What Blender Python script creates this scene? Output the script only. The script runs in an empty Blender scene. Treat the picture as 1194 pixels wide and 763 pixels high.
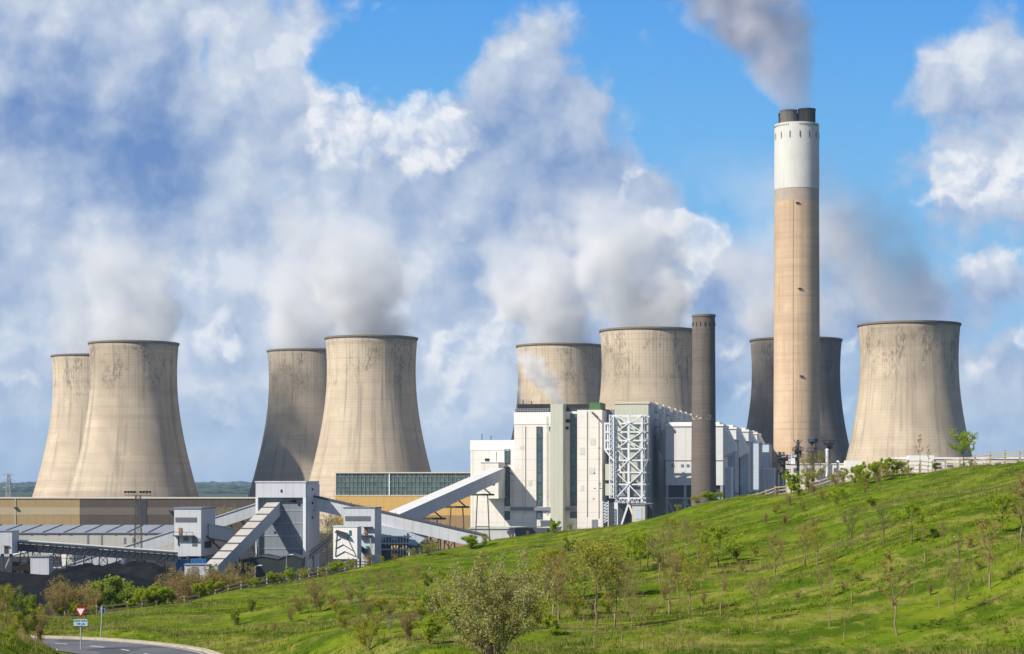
import bpy, bmesh, math, random
import numpy as np
from mathutils import Vector, Matrix
R = math.radians
SC = bpy.context.scene
COL = SC.collection

# ------------------------------------------------------------------ camera
F, HOR, EYE = 2400.0, 565.0, 28.0          # focal length in photo pixels, eye-level row, eye height over the plant yard
cam_d = bpy.data.cameras.new('camera')
cam = bpy.data.objects.new('camera', cam_d)
COL.objects.link(cam)
cam.location = (0, 0, EYE)
cam.rotation_euler = (R(90), 0, 0)
cam_d.sensor_width = 36.0
cam_d.lens = F / 1194.0 * 36.0
cam_d.shift_y = (HOR - 381.5) / 1194.0
cam_d.clip_start = 0.5
cam_d.clip_end = 40000
SC.camera = cam

# ------------------------------------------------------------------ light
SUN_AZ, SUN_EL = 56.0, 41.0                 # to the left of and behind the camera
sd = Vector((-math.sin(R(SUN_AZ)) * math.cos(R(SUN_EL)), -math.cos(R(SUN_AZ)) * math.cos(R(SUN_EL)), math.sin(R(SUN_EL))))
sun_d = bpy.data.lights.new('sun', 'SUN')
sun_d.energy = 5.0
sun_d.angle = R(0.55)
sun_d.color = (1.0, 0.925, 0.80)
sun = bpy.data.objects.new('sun', sun_d)
COL.objects.link(sun)
sun.location = (-200, -200, 300)
sun.rotation_euler = (-sd).to_track_quat('-Z', 'Y').to_euler()

SC.view_settings.view_transform = 'Standard'
SC.view_settings.look = 'None'
SC.view_settings.gamma = 1
SC.view_settings.use_curve_mapping = False
EXPO = 0.35
SC.view_settings.exposure = EXPO
SC.render.engine = 'CYCLES'
SC.cycles.max_bounces = 6
SC.cycles.diffuse_bounces = 3
SC.cycles.glossy_bounces = 2
SC.cycles.transmission_bounces = 3
SC.cycles.transparent_max_bounces = 8
SC.cycles.volume_bounces = 6
SC.cycles.volume_step_rate = 0.5
SC.cycles.volume_max_steps = 256


# ------------------------------------------------------------------ node helper
class N:
    def __init__(s, tree):
        s.t = tree
    def new(s, typ, **kw):
        n = s.t.nodes.new(typ)
        for k, v in kw.items():
            setattr(n, k, v)
        return n
    def put(s, sock, v):
        if v is None:
            return
        if isinstance(v, bpy.types.NodeSocket):
            s.t.links.new(v, sock)
        elif isinstance(v, (tuple, list, Vector)):
            v = tuple(v)
            if sock.type == 'RGBA' and len(v) == 3:
                v = v + (1,)
            sock.default_value = v
        else:
            if sock.type in ('RGBA',):
                sock.default_value = (v, v, v, 1)
            elif sock.type == 'VECTOR':
                sock.default_value = (v, v, v)
            else:
                sock.default_value = v
    def m(s, op, a, b=None, c=None, clamp=False):
        n = s.new('ShaderNodeMath', operation=op, use_clamp=clamp)
        for i, v in enumerate((a, b, c)):
            s.put(n.inputs[i], v)
        return n.outputs[0]
    def add(s, a, b): return s.m('ADD', a, b)
    def sub(s, a, b): return s.m('SUBTRACT', a, b)
    def mul(s, a, b): return s.m('MULTIPLY', a, b)
    def mad(s, a, b, c): return s.m('MULTIPLY_ADD', a, b, c)
    def v(s, op, a, b=None, c=None):
        n = s.new('ShaderNodeVectorMath', operation=op)
        for i, x in enumerate((a, b, c)):
            s.put(n.inputs[i], x)
        if op == 'SCALE':
            n.inputs[1].default_value = (0, 0, 0)
        return n.outputs['Value'] if op in ('DOT_PRODUCT', 'LENGTH', 'DISTANCE') else n.outputs[0]
    def vscale(s, a, k):
        n = s.new('ShaderNodeVectorMath', operation='SCALE')
        s.put(n.inputs[0], a); s.put(n.inputs['Scale'], k)
        return n.outputs[0]
    def xyz(s, a):
        n = s.new('ShaderNodeSeparateXYZ'); s.put(n.inputs[0], a)
        return n.outputs
    def comb(s, x, y, z):
        n = s.new('ShaderNodeCombineXYZ')
        for i, q in enumerate((x, y, z)):
            s.put(n.inputs[i], q)
        return n.outputs[0]
    def noise(s, vec, scale, detail=3, rough=0.5, dist=0.0, color=False, dim='3D'):
        n = s.new('ShaderNodeTexNoise', noise_dimensions=dim)
        s.put(n.inputs['Vector'], vec)
        s.put(n.inputs['Scale'], scale); s.put(n.inputs['Detail'], detail)
        s.put(n.inputs['Roughness'], rough); s.put(n.inputs['Distortion'], dist)
        return n.outputs['Color'] if color else n.outputs[0]
    def vor(s, vec, scale, detail=0, rough=0.5, feature='F1', smooth=None, dim='3D'):
        n = s.new('ShaderNodeTexVoronoi', feature=feature, voronoi_dimensions=dim)
        s.put(n.inputs['Vector'], vec); s.put(n.inputs['Scale'], scale)
        s.put(n.inputs['Detail'], detail); s.put(n.inputs['Roughness'], rough)
        if smooth is not None and 'Smoothness' in n.inputs:
            s.put(n.inputs['Smoothness'], smooth)
        return n.outputs['Distance']
    def ss(s, v, a, b, lo=0.0, hi=1.0):
        n = s.new('ShaderNodeMapRange', interpolation_type='SMOOTHSTEP')
        s.put(n.inputs['Value'], v); s.put(n.inputs['From Min'], a); s.put(n.inputs['From Max'], b)
        s.put(n.inputs['To Min'], lo); s.put(n.inputs['To Max'], hi)
        return n.outputs[0]
    def lin(s, v, a, b, lo=0.0, hi=1.0):
        n = s.new('ShaderNodeMapRange')
        s.put(n.inputs['Value'], v); s.put(n.inputs['From Min'], a); s.put(n.inputs['From Max'], b)
        s.put(n.inputs['To Min'], lo); s.put(n.inputs['To Max'], hi)
        return n.outputs[0]
    def mix(s, f, a, b, bt='MIX'):
        n = s.new('ShaderNodeMix', data_type='RGBA', blend_type=bt)
        s.put(n.inputs[0], f); s.put(n.inputs[6], a); s.put(n.inputs[7], b)
        return n.outputs[2]
    def ramp(s, v, stops):
        n = s.new('ShaderNodeValToRGB')
        e = n.color_ramp.elements
        while len(e) < len(stops):
            e.new(0.5)
        for el, (p, c) in zip(e, stops):
            el.position = p
            el.color = tuple(c) + (1,) if len(c) == 3 else c
        s.put(n.inputs[0], v)
        return n.outputs[0]


def lin1(c):
    c /= 255.0
    return c / 12.92 if c <= 0.04045 else ((c + 0.055) / 1.055) ** 2.4
def srgb(r, g, b):
    return (lin1(r), lin1(g), lin1(b))

# ------------------------------------------------------------------ world: clear sky with cloud banks, laid out by direction
SKYK = 0.10                                   # background strength
def build_world():
    w = bpy.data.worlds.new('World')
    SC.world = w
    w.use_nodes = True
    t = w.node_tree
    t.nodes.clear()
    n = N(t)
    out = n.new('ShaderNodeOutputWorld')
    bg = n.new('ShaderNodeBackground')
    bg.inputs['Strength'].default_value = SKYK
    t.links.new(bg.outputs[0], out.inputs[0])
    sky = n.new('ShaderNodeTexSky', sky_type='NISHITA', sun_disc=False)
    sky.sun_elevation = R(SUN_EL)
    sky.sun_rotation = R(180 + SUN_AZ)
    sky.air_density = 1.0
    sky.dust_density = 0.4
    sky.ozone_density = 3.0
    tc = n.new('ShaderNodeTexCoord')
    d = tc.outputs['Generated']
    x, y, z = n.xyz(d)
    ys = n.m('MAXIMUM', y, 0.05)
    # tangent-plane coordinates of the view direction in the direction of the plant, in hundredths of the photo's pixels
    U = n.mad(n.m('DIVIDE', x, ys), 24.0, 5.97)
    V = n.mad(n.m('DIVIDE', z, ys), -24.0, 5.65)
    p0 = n.comb(U, V, 0.0)
    K = 1.0 / (SKYK * 2 ** EXPO)
    def col(r, g, b):
        c = srgb(r, g, b)
        return tuple(q * K for q in c)
    def field(p, blobs, bias):
        acc = bias
        for (cx, cy, rx, ry, wt) in blobs:
            rx /= 100.0; ry /= 100.0; cx /= 100.0; cy /= 100.0
            q = n.v('MULTIPLY_ADD', p, (1 / rx, 1 / ry, 0), (-cx / rx, -cy / ry, 0))
            e = n.m('POWER', math.exp(-1), n.v('DOT_PRODUCT', q, q))
            acc = n.mad(e, wt, acc)
        return acc
    # ---- blue gradient
    blue = n.ramp(n.m('DIVIDE', V, 6.0), [
        (0.0, srgb(76, 160, 239)), (0.25, srgb(100, 178, 240)), (0.5, srgb(124, 188, 238)), (0.75, srgb(148, 192, 232)), (0.94, srgb(172, 203, 232))])
    blue = n.mix(1.0, blue, (K, K, K), 'MULTIPLY')
    blue = n.mix(0.12, blue, sky.outputs[0])
    # ---- warped coordinates
    w1 = n.noise(p0, 1.1, 6, 0.56, color=True)
    p1 = n.v('MULTIPLY_ADD', w1, (0.7, 0.7, 0), n.v('SUBTRACT', p0, (0.35, 0.35, 0)))
    w2 = n.noise(n.v('ADD', p0, (7.3, 2.1, 0)), 2.6, 6, 0.58, color=True)
    p2 = n.v('MULTIPLY_ADD', w2, (0.42, 0.42, 0), n.v('SUBTRACT', p0, (0.21, 0.21, 0)))
    fb = n.noise(n.v('ADD', p1, (3.1, 9.2, 0)), 1.6, 6, 0.55)
    fb3 = n.noise(n.v('ADD', p0, (1.7, 5.5, 0)), 3.4, 6, 0.56)
    fb2 = n.noise(n.v('ADD', p1, (13.1, 4.2, 0)), 1.15, 6, 0.52)
    pb = n.v('MULTIPLY_ADD', w1, (0.34, 0.34, 0), n.v('MULTIPLY_ADD', w2, (0.20, 0.20, 0), p0))
    bl = n.vor(pb, 0.92, 4, 0.53, 'SMOOTH_F1', 0.7, dim='2D')
    blo = n.vor(n.v('ADD', pb, (-0.17, -0.17, 0)), 0.92, 4, 0.53, 'SMOOTH_F1', 0.7, dim='2D')
    # ---- soft grey banks
    A1 = field(p1, [
        (120, 200, 330, 420, 1.5), (450, 340, 250, 150, 1.3), (470, 210, 110, 80, 0.5), (608, 80, 62, 95, 1.15), (640, 210, 100, 90, 1.1),
        (720, 310, 120, 120, 1.1), (855, 350, 90, 60, 0.95), (990, 320, 75, 95, 0.8), (1060, 360, 60, 50, 0.5),
        (1115, 85, 68, 58, 1.25), (1190, 110, 60, 90, 0.9), (1150, 215, 95, 52, 1.25), (1165, 325, 62, 42, 1.0), (1150, 460, 140, 90, 1.05),
        (620, 480, 500, 75, 1.1), (250, 490, 300, 80, 1.0), (380, 30, 70, 80, 0.4),
        (470, 62, 75, 62, -1.5), (385, 75, 30, 38, -0.7), (322, 212, 26, 22, -0.75), (238, 85, 10, 45, -0.45), (520, 15, 60, 40, -0.5),
        (455, 360, 26, 40, -0.2), (985, 455, 40, 40, -0.3), (275, 535, 150, 25, -0.4), (1010, 60, 60, 80, -0.3),
        (820, 210, 55, 60, -0.5)], -0.1)
    a1 = n.ss(n.mad(n.sub(fb, 0.5), 1.5, n.mad(n.sub(0.52, bl), 0.5, A1)), 0.12, 0.78)
    T1 = field(p1, [
        (90, 330, 130, 75, 0.55), (440, 345, 120, 80, 0.42), (310, 45, 110, 60, 0.38), (290, 305, 110, 70, 0.30), (300, 130, 60, 90, 0.2),
        (150, 30, 120, 60, 0.25), (40, 230, 60, 60, 0.1),
        (172, 212, 62, 64, -0.66), (110, 150, 85, 95, -0.42), (190, 105, 34, 75, -0.40), (40, 110, 60, 70, -0.2), (205, 40, 14, 40, -0.4), (20, 330, 30, 50, -0.2),
        (735, 300, 120, 100, -0.42), (620, 200, 80, 80, -0.30), (650, 330, 90, 60, -0.15), (1000, 330, 90, 70, -0.22), (860, 340, 80, 70, -0.12),
        (1110, 60, 75, 35, 0.42), (1150, 195, 90, 35, 0.55), (1160, 300, 70, 30, 0.35), (1180, 130, 80, 30, -0.1), (1165, 265, 80, 22, -0.2),
        (1170, 470, 120, 60, -0.05), (560, 30, 40, 50, 0.1), (610, 70, 60, 60, 0.2), (250, 480, 280, 75, 0.36), (560, 470, 140, 60, 0.36), (1120, 480, 130, 80, 0.22), (480, 400, 120, 60, 0.15)], 0.43)
    t1 = n.mad(n.sub(fb2, 0.5), 1.0, T1)
    t1 = n.mad(n.sub(fb3, 0.5), 0.25, t1)
    t1 = n.mad(n.sub(blo, bl), 0.72, t1)
    t1 = n.mad(n.sub(0.52, bl), 0.30, t1)
    g1 = n.ramp(n.lin(t1, -0.6, 1.0), [(0.0, srgb(104, 139, 196)), (0.25, srgb(134, 160, 204)), (0.45, srgb(160, 180, 214)), (0.68, srgb(185, 199, 223)), (0.85, srgb(202, 213, 231)), (1.0, srgb(224, 230, 241))])
    g1 = n.mix(1.0, g1, (K, K, K), 'MULTIPLY')
    c = n.mix(a1, blue, g1)
    # ---- crisp sunlit cumulus
    blobs2 = [
        (402, 138, 44, 40, 1.25), (386, 168, 32, 30, 0.7), (425, 170, 36, 30, 0.6), (506, 150, 42, 40, 1.35), (484, 185, 24, 36, 0.6), (520, 180, 30, 26, 0.4),
        (440, 12, 60, 14, 0.35), (250, 95, 8, 30, 0.4), (230, 12, 30, 10, 0.5),
        (580, 372, 26, 22, 1.05), (556, 402, 34, 22, 0.95), (512, 408, 28, 24, 1.05), (534, 440, 30, 22, 0.95), (545, 475, 45, 16, 0.9), (500, 500, 50, 16, 0.8), (585, 470, 20, 20, 0.5),
        (795, 262, 40, 18, 1.0), (815, 288, 26, 20, 1.05), (822, 312, 14, 18, 0.8), (772, 252, 22, 14, 0.6), (845, 278, 22, 10, 0.7), (742, 200, 20, 20, 0.75), (725, 235, 14, 18, 0.5),
        (790, 340, 26, 22, 0.85), (800, 375, 14, 14, 0.7), (850, 410, 22, 22, 0.75), (870, 460, 30, 20, 0.6),
        (1125, 75, 62, 40, 0.55), (1180, 205, 62, 36, 1.05), (1120, 215, 40, 24, 0.75), (1100, 190, 20, 16, 0.5), (1080, 235, 30, 12, 0.5), (1190, 300, 40, 18, 0.7), (1130, 305, 24, 14, 0.7), (1192, 398, 16, 18, 1.0),
        (1140, 430, 26, 20, 0.8), (1165, 500, 50, 24, 0.5), (990, 400, 14, 18, 0.8), (985, 470, 20, 20, 0.6), (1060, 520, 60, 20, 0.4),
        (250, 460, 30, 26, 0.75), (265, 490, 24, 18, 0.5), (245, 375, 26, 34, 0.6), (225, 400, 20, 20, 0.5), (20, 440, 40, 20, 0.6), (30, 470, 30, 20, 0.5), (70, 390, 30, 16, 0.6), (275, 405, 34, 16, 0.5), (270, 380, 20, 40, 0.2), (290, 440, 20, 14, 0.4),
        (410, 330, 40, 40, 0.15), (515, 260, 26, 26, 0.35), (545, 270, 20, 30, 0.3), (60, 260, 60, 30, 0.12)]
    A2 = field(p2, blobs2, 0.0)
    bil = n.vor(p2, 3.2, 3, 0.5, 'SMOOTH_F1', 0.6, dim='2D')
    D2 = n.add(n.mad(bil, -0.36, A2), n.mad(n.sub(fb3, 0.5), 0.45, 0.11))
    a2 = n.ss(D2, 0.16, 0.80)
    pl = n.v('ADD', p2, (-0.11, -0.10, 0))
    bil2 = n.vor(pl, 3.2, 3, 0.5, 'SMOOTH_F1', 0.6, dim='2D')
    lit = n.mad(n.sub(bil2, bil), 0.75, n.ss(A2, 0.35, 1.2, 0.95, 0.62))
    lit = n.add(lit, n.mad(n.sub(fb3, 0.5), 0.5, 0.0))
    lit = n.mad(n.sub(fb2, 0.5), 0.5, lit)
    g2 = n.ramp(lit, [(0.15, srgb(184, 200, 228)), (0.5, srgb(212, 221, 237)), (0.8, srgb(237, 240, 246)), (1.05, srgb(250, 250, 251))])
    g2 = n.mix(1.0, g2, (K, K, K), 'MULTIPLY')
    c = n.mix(n.mul(a2, 0.90), c, g2)
    # ---- haze towards the horizon
    hz = n.ss(V, 4.2, 5.75, 0.0, 0.4)
    c = n.mix(hz, c, col(186, 207, 233))
    # ---- rest of the sphere: Nishita with scattered cloud
    sc = n.noise(d, 2.6, 5, 0.55)
    back = n.mix(n.ss(sc, 0.52, 0.70, 0.0, 0.6), sky.outputs[0], (3.4, 3.6, 4.2))
    back = n.mix(1.0, back, (0.7, 0.72, 0.8), 'MULTIPLY')
    front = n.mul(n.ss(y, 0.55, 0.85), n.ss(z, 0.42, 0.27))
    c = n.mix(front, back, c)
    t.links.new(c, bg.inputs['Color'])
    w.cycles.sampling_method = 'MANUAL'
    w.cycles.sample_map_resolution = 512
build_world()

# ------------------------------------------------------------------ mesh helper and tagging
class MB:
    def __init__(s):
        s.vs = []; s.fs = []; s.uv = None
    def quadpts(s, pts):
        b = len(s.vs); s.vs += [tuple(p) for p in pts]; s.fs.append(tuple(range(b, b + len(pts)))); return s
    def hexa(s, p):                      # eight corners: bottom ring 0-3 then top ring 4-7
        b = len(s.vs); s.vs += [tuple(q) for q in p]
        for f in ((3, 2, 1, 0), (4, 5, 6, 7), (0, 1, 5, 4), (1, 2, 6, 5), (2, 3, 7, 6), (3, 0, 4, 7)):
            s.fs.append(tuple(b + i for i in f))
        return s
    def box(s, x0, x1, y0, y1, z0, z1):
        return s.hexa([(x0, y0, z0), (x1, y0, z0), (x1, y1, z0), (x0, y1, z0), (x0, y0, z1), (x1, y0, z1), (x1, y1, z1), (x0, y1, z1)])
    def frust(s, a, b):                  # two rectangles (x0,x1,y0,y1,z)
        x0, x1, y0, y1, z = a; u0, u1, v0, v1, w = b
        return s.hexa([(x0, y0, z), (x1, y0, z), (x1, y1, z), (x0, y1, z), (u0, v0, w), (u1, v0, w), (u1, v1, w), (u0, v1, w)])
    def bar(s, p, q, w, h=None):
        h = h or w
        p = Vector(p); q = Vector(q); d = (q - p).normalized()
        up = Vector((0, 0, 1)) if abs(d.z) < 0.95 else Vector((1, 0, 0))
        a = d.cross(up).normalized() * w / 2; b = a.cross(d).normalized() * h / 2
        return s.hexa([p - a - b, p + a - b, p + a + b, p - a + b, q - a - b, q + a - b, q + a + b, q - a + b])
    def tube(s, p, q, r0, r1=None, n=6, cap=True):
        r1 = r0 if r1 is None else r1
        p = Vector(p); q = Vector(q); d = (q - p).normalized()
        up = Vector((0, 0, 1)) if abs(d.z) < 0.95 else Vector((1, 0, 0))
        a = d.cross(up).normalized(); c = a.cross(d)
        b = len(s.vs)
        for (o, r) in ((p, r0), (q, r1)):
            for i in range(n):
                t = 2 * math.pi * i / n
                s.vs.append(tuple(o + a * math.cos(t) * r + c * math.sin(t) * r))
        for i in range(n):
            j = (i + 1) % n
            s.fs.append((b + j, b + i, b + n + i, b + n + j))
        if cap:
            s.fs.append(tuple(b + i for i in range(n))); s.fs.append(tuple(b + n + n - 1 - i for i in range(n)))
        return s
    def prism(s, poly, y0, y1):          # outline in x,z extruded along y
        b = len(s.vs); k = len(poly)
        s.vs += [(x, y0, z) for x, z in poly] + [(x, y1, z) for x, z in poly]
        s.fs.append(tuple(b + i for i in range(k))); s.fs.append(tuple(b + 2 * k - 1 - i for i in range(k)))
        for i in range(k):
            j = (i + 1) % k
            s.fs.append((b + j, b + i, b + k + i, b + k + j))
        return s
    def lathe(s, prof, n=48, close=False, cap=False):
        b = len(s.vs)
        for (r, z) in prof:
            for i in range(n):
                t = 2 * math.pi * i / n
                s.vs.append((r * math.cos(t), r * math.sin(t), z))
        k = len(prof)
        rng = range(k) if close else range(k - 1)
        for a in rng:
            c = (a + 1) % k
            for i in range(n):
                j = (i + 1) % n
                s.fs.append((b + a * n + i, b + a * n + j, b + c * n + j, b + c * n + i))
        if cap:
            s.fs.append(tuple(b + n - 1 - i for i in range(n)))
            s.fs.append(tuple(b + (k - 1) * n + i for i in range(n)))
        return s
    def build(s, name, mat, parent=None, smooth=False, loc=None):
        me = bpy.data.meshes.new(name)
        me.from_pydata(s.vs, [], s.fs)
        bm = bmesh.new(); bm.from_mesh(me)
        bmesh.ops.recalc_face_normals(bm, faces=bm.faces)
        bm.to_mesh(me); bm.free()
        if smooth:
            me.polygons.foreach_set('use_smooth', [True] * len(me.polygons))
        me.materials.append(mat)
        o = bpy.data.objects.new(name, me)
        COL.objects.link(o)
        if parent is not None:
            o.parent = parent
        if loc is not None:
            o.location = loc
        return o

def np_mesh(name, V, Fa, mat, parent=None, smooth=False):
    """V (n,3), Fa (m,k) numpy arrays -> one object"""
    me = bpy.data.meshes.new(name)
    V = np.asarray(V, np.float32); Fa = np.asarray(Fa, np.int32)
    m, k = Fa.shape
    me.vertices.add(len(V)); me.vertices.foreach_set('co', V.ravel())
    me.loops.add(m * k); me.loops.foreach_set('vertex_index', Fa.ravel())
    me.polygons.add(m)
    me.polygons.foreach_set('loop_start', np.arange(0, m * k, k, dtype=np.int32))
    me.polygons.foreach_set('loop_total', np.full(m, k, np.int32))
    if smooth:
        me.polygons.foreach_set('use_smooth', np.ones(m, bool))
    me.update(calc_edges=True)
    if mat is not None:
        me.materials.append(mat)
    o = bpy.data.objects.new(name, me)
    COL.objects.link(o)
    if parent is not None:
        o.parent = parent
    return o

def tag(o, label=None, cat=None, group=None, kind=None):
    if label: o['label'] = label
    if cat: o['category'] = cat
    if group: o['group'] = group
    if kind: o['kind'] = kind
    return o
def thing(name, label, cat, loc=(0, 0, 0), rz=0.0, group=None):
    o = bpy.data.objects.new(name, None)
    COL.objects.link(o)
    o.empty_display_size = 1
    o.location = loc; o.rotation_euler = (0, 0, rz)
    return tag(o, label, cat, group)
def copy_tree(o, parent=None):
    c = o.copy(); COL.objects.link(c); c.parent = parent
    for ch in list(o.children):
        copy_tree(ch, c)
    return c

def at(px, py, d):
    return Vector(((px - 597) / F * d, d, EYE + (HOR - py) / F * d))

class Frame:
    """plan axes of a building: x along its front, y into its depth; yaw turns the depth axis to the right"""
    def __init__(s, px0, d0, yaw=0.0):
        s.a = R(yaw); s.X0 = (px0 - 597) / F * d0; s.d0 = d0
        s.loc = (s.X0, d0, 0); s.rz = -s.a
    def x(s, px, off=0.0):
        k = (px - 597) / F; c, n = math.cos(s.a), math.sin(s.a)
        return (k * s.d0 + k * off * c - s.X0 - off * n) / (c + k * n)
    def dep(s, px, off=0.0):
        return s.d0 - s.x(px, off) * math.sin(s.a) + off * math.cos(s.a)
    def z(s, px, py, off=0.0):
        return EYE + (HOR - py) / F * s.dep(px, off)

# ------------------------------------------------------------------ materials
def new_mat(name):
    m = bpy.data.materials.new(name)
    m.use_nodes = True
    t = m.node_tree
    t.nodes.clear()
    n = N(t)
    out = n.new('ShaderNodeOutputMaterial')
    b = n.new('ShaderNodeBsdfPrincipled')
    t.links.new(b.outputs[0], out.inputs[0])
    b.inputs['Specular IOR Level'].default_value = 0.25
    return m, n, b, out
def bump(n, b, h, strength, dist):
    k = n.new('ShaderNodeBump')
    k.inputs['Strength'].default_value = strength; k.inputs['Distance'].default_value = dist
    n.put(k.inputs['Height'], h)
    n.t.links.new(k.outputs[0], b.inputs['Normal'])

def painted(name, c, rough=0.6, var=0.18, scale=0.15, streak=0.25, seam=0.0, seamx=0.0, dirt=(0.22, 0.19, 0.15), metal=0.0, spec=0.25):
    """weathered sheet or concrete: blotches, rain streaks, optional panel joints every seam / seamx metres"""
    m, n, b, out = new_mat(name)
    tc = n.new('ShaderNodeTexCoord').outputs['Object']
    a = n.noise(tc, scale, 5, 0.6)
    f = n.noise(tc, scale * 9, 3, 0.6)
    st = n.noise(n.v('MULTIPLY', tc, (1.1, 1.1, 0.035)), 0.9, 4, 0.65)
    col = n.mix(n.mul(n.ss(a, 0.35, 0.75), var * 1.6), c, tuple(q * 0.62 for q in c))
    col = n.mix(n.mul(n.ss(f, 0.5, 0.8), var), col, tuple(min(1, q * 1.25) for q in c))
    col = n.mix(n.mul(n.ss(st, 0.52, 0.82), streak), col, dirt)
    if seam or seamx:
        x, y, z = n.xyz(tc)
        g = None
        if seam:
            g = n.m('LESS_THAN', n.m('FRACT', n.m('DIVIDE', z, seam)), 0.05)
        if seamx:
            g2 = n.m('LESS_THAN', n.m('FRACT', n.m('DIVIDE', n.add(x, n.mul(y, 1.0)), seamx)), 0.07)
            g = g2 if g is None else n.m('MAXIMUM', g, g2)
        col = n.mix(n.mul(g, 0.32), col, tuple(q * 0.4 for q in c))
    n.put(b.inputs['Base Color'], col)
    n.put(b.inputs['Roughness'], n.mad(f, 0.2, rough - 0.1))
    b.inputs['Metallic'].default_value = metal
    b.inputs['Specular IOR Level'].default_value = spec
    bump(n, b, f, 0.15, 0.05)
    return m

def tower_concrete(name, base, dark, lines=1.6, seed=0.0, stain=0.5, ribs=2.2, lk=1.0):
    """shuttered concrete shell: pour lifts, vertical ribs, dark wet patches near the rim, long run-off streaks. uv in metres"""
    m, n, b, out = new_mat(name)
    uv = n.new('ShaderNodeUVMap').outputs[0]
    oi = n.new('ShaderNodeObjectInfo').outputs['Random']
    u, v, _ = n.xyz(uv)
    p = n.comb(u, v, n.mul(oi, 400.0))
    big = n.noise(p, 0.022, 4, 0.6)
    mid = n.noise(p, 0.12, 5, 0.65)
    fine = n.noise(p, 0.7, 3, 0.6)
    st = n.noise(n.v('MULTIPLY', p, (1, 0.05, 1)), 0.30, 5, 0.62)
    st2 = n.noise(n.v('MULTIPLY', p, (1, 0.02, 1)), 0.9, 3, 0.6)
    hb = n.noise(n.v('MULTIPLY', p, (0.03, 1, 1)), 0.30, 4, 0.65)
    c = n.mix(n.ss(big, 0.35, 0.68, 0.0, 0.75), base, tuple(q * 0.72 for q in base))
    c = n.mix(n.ss(hb, 0.46, 0.72, 0.0, 0.55), c, tuple(q * 0.66 for q in base))
    c = n.mix(n.ss(st, 0.48, 0.72, 0.0, 0.72), c, dark)
    c = n.mix(n.ss(mid, 0.52, 0.78, 0.0, 0.35), c, tuple(min(1, q * 1.3) for q in base))
    shade_mottle = n.noise(n.v('ADD', p, (31.0, 7.0, 0.0)), 0.016, 3, 0.5, dist=0.6)
    c = n.mix(n.ss(shade_mottle, 0.48, 0.64, 0.0, 0.5), c, tuple(q * 0.46 for q in base))  # broad dark mottling, deepened for soft steam shade put into the colour
    # pour lifts and ribs
    g = n.m('LESS_THAN', n.m('FRACT', n.m('DIVIDE', n.mad(fine, 0.15, v), lines)), 0.17)
    c = n.mix(n.mul(g, n.ss(fine, 0.3, 0.65, 0.10 * lk, 0.42 * lk)), c, tuple(q * 0.45 for q in base))
    h = n.m('DIVIDE', v, 114.0)
    up = n.ss(h, 0.64, 0.84)
    gr = n.m('LESS_THAN', n.m('FRACT', n.m('DIVIDE', u, ribs)), 0.22)
    c = n.mix(n.mul(n.mul(gr, n.ss(st2, 0.35, 0.65)), n.mad(up, 0.45, 0.10)), c, dark)
    if stain:
        blk = n.noise(n.v('MULTIPLY', p, (1, 0.5, 1)), 0.10, 5, 0.7)
        f2 = n.noise(n.v('MULTIPLY', p, (1.4, 0.7, 1)), 0.55, 4, 0.75)
        mask = n.mul(n.mul(n.ss(blk, 0.46, 0.60), n.ss(f2, 0.42, 0.58)), n.mul(up, n.ss(h, 1.0, 0.95, 0.5, 1.0)))
        c = n.mix(n.mul(mask, stain), c, (0.030, 0.028, 0.027))
        c = n.mix(n.ss(h, 0.955, 0.992, 0.0, 0.5), c, (0.13, 0.11, 0.09))
        low = n.mul(n.ss(h, 0.42, 0.14), n.ss(hb, 0.34, 0.62))
        c = n.mix(n.mul(low, 0.45), c, dark)
    n.put(b.inputs['Base Color'], c)
    b.inputs['Roughness'].default_value = 0.92
    b.inputs['Specular IOR Level'].default_value = 0.1
    bump(n, b, n.mad(g, -0.5, fine), 0.25, 0.08)
    return m

def add_uv(o):
    """uv = (arc length, height) in metres for a body of revolution about its own z axis"""
    me = o.data
    uvl = me.uv_layers.new(name='UVMap')
    co = np.empty(len(me.vertices) * 3, np.float32); me.vertices.foreach_get('co', co); co = co.reshape(-1, 3)
    vi = np.empty(len(me.loops), np.int32); me.loops.foreach_get('vertex_index', vi)
    ang = np.arctan2(co[:, 0], -co[:, 1])           # seam at the back
    a = ang[vi].reshape(-1)
    # faces that straddle the seam
    ls = np.empty(len(me.polygons), np.int32); lt = np.empty(len(me.polygons), np.int32)
    me.polygons.foreach_get('loop_start', ls); me.polygons.foreach_get('loop_total', lt)
    for s0, t0 in zip(ls, lt):
        seg = a[s0:s0 + t0]
        if seg.max() - seg.min() > math.pi:
            seg[seg < 0] += 2 * math.pi
    rr = float(np.median(np.hypot(co[:, 0], co[:, 1])))
    uv = np.stack([a * rr, co[vi, 2]], 1).astype(np.float32)
    uvl.data.foreach_set('uv', uv.ravel())

M = {}
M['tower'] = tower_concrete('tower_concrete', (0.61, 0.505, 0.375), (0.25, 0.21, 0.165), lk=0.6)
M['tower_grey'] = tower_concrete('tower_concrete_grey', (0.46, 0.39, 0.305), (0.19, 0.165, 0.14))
M['tower_shaded'] = tower_concrete('tower_concrete_shaded', (0.27, 0.235, 0.205), (0.12, 0.105, 0.095))  # darker copy of the tower concrete; the shade is in the colour
M['rim'] = painted('rim_concrete', (0.20, 0.17, 0.14), 0.9, 0.3, 0.3, 0.4)
M['chimney'] = tower_concrete('chimney_concrete', (0.62, 0.46, 0.315), (0.42, 0.28, 0.17), lines=3.0, stain=0.0, ribs=9.0, lk=0.4)
M['chimney_grey'] = painted('chimney_grey_band', (0.42, 0.35, 0.285), 0.9, 0.3, 0.2, 0.4)
M['chimney_white'] = painted('chimney_white', (0.60, 0.595, 0.565), 0.8, 0.3, 0.05, 0.6, dirt=(0.3, 0.28, 0.25))
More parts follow.
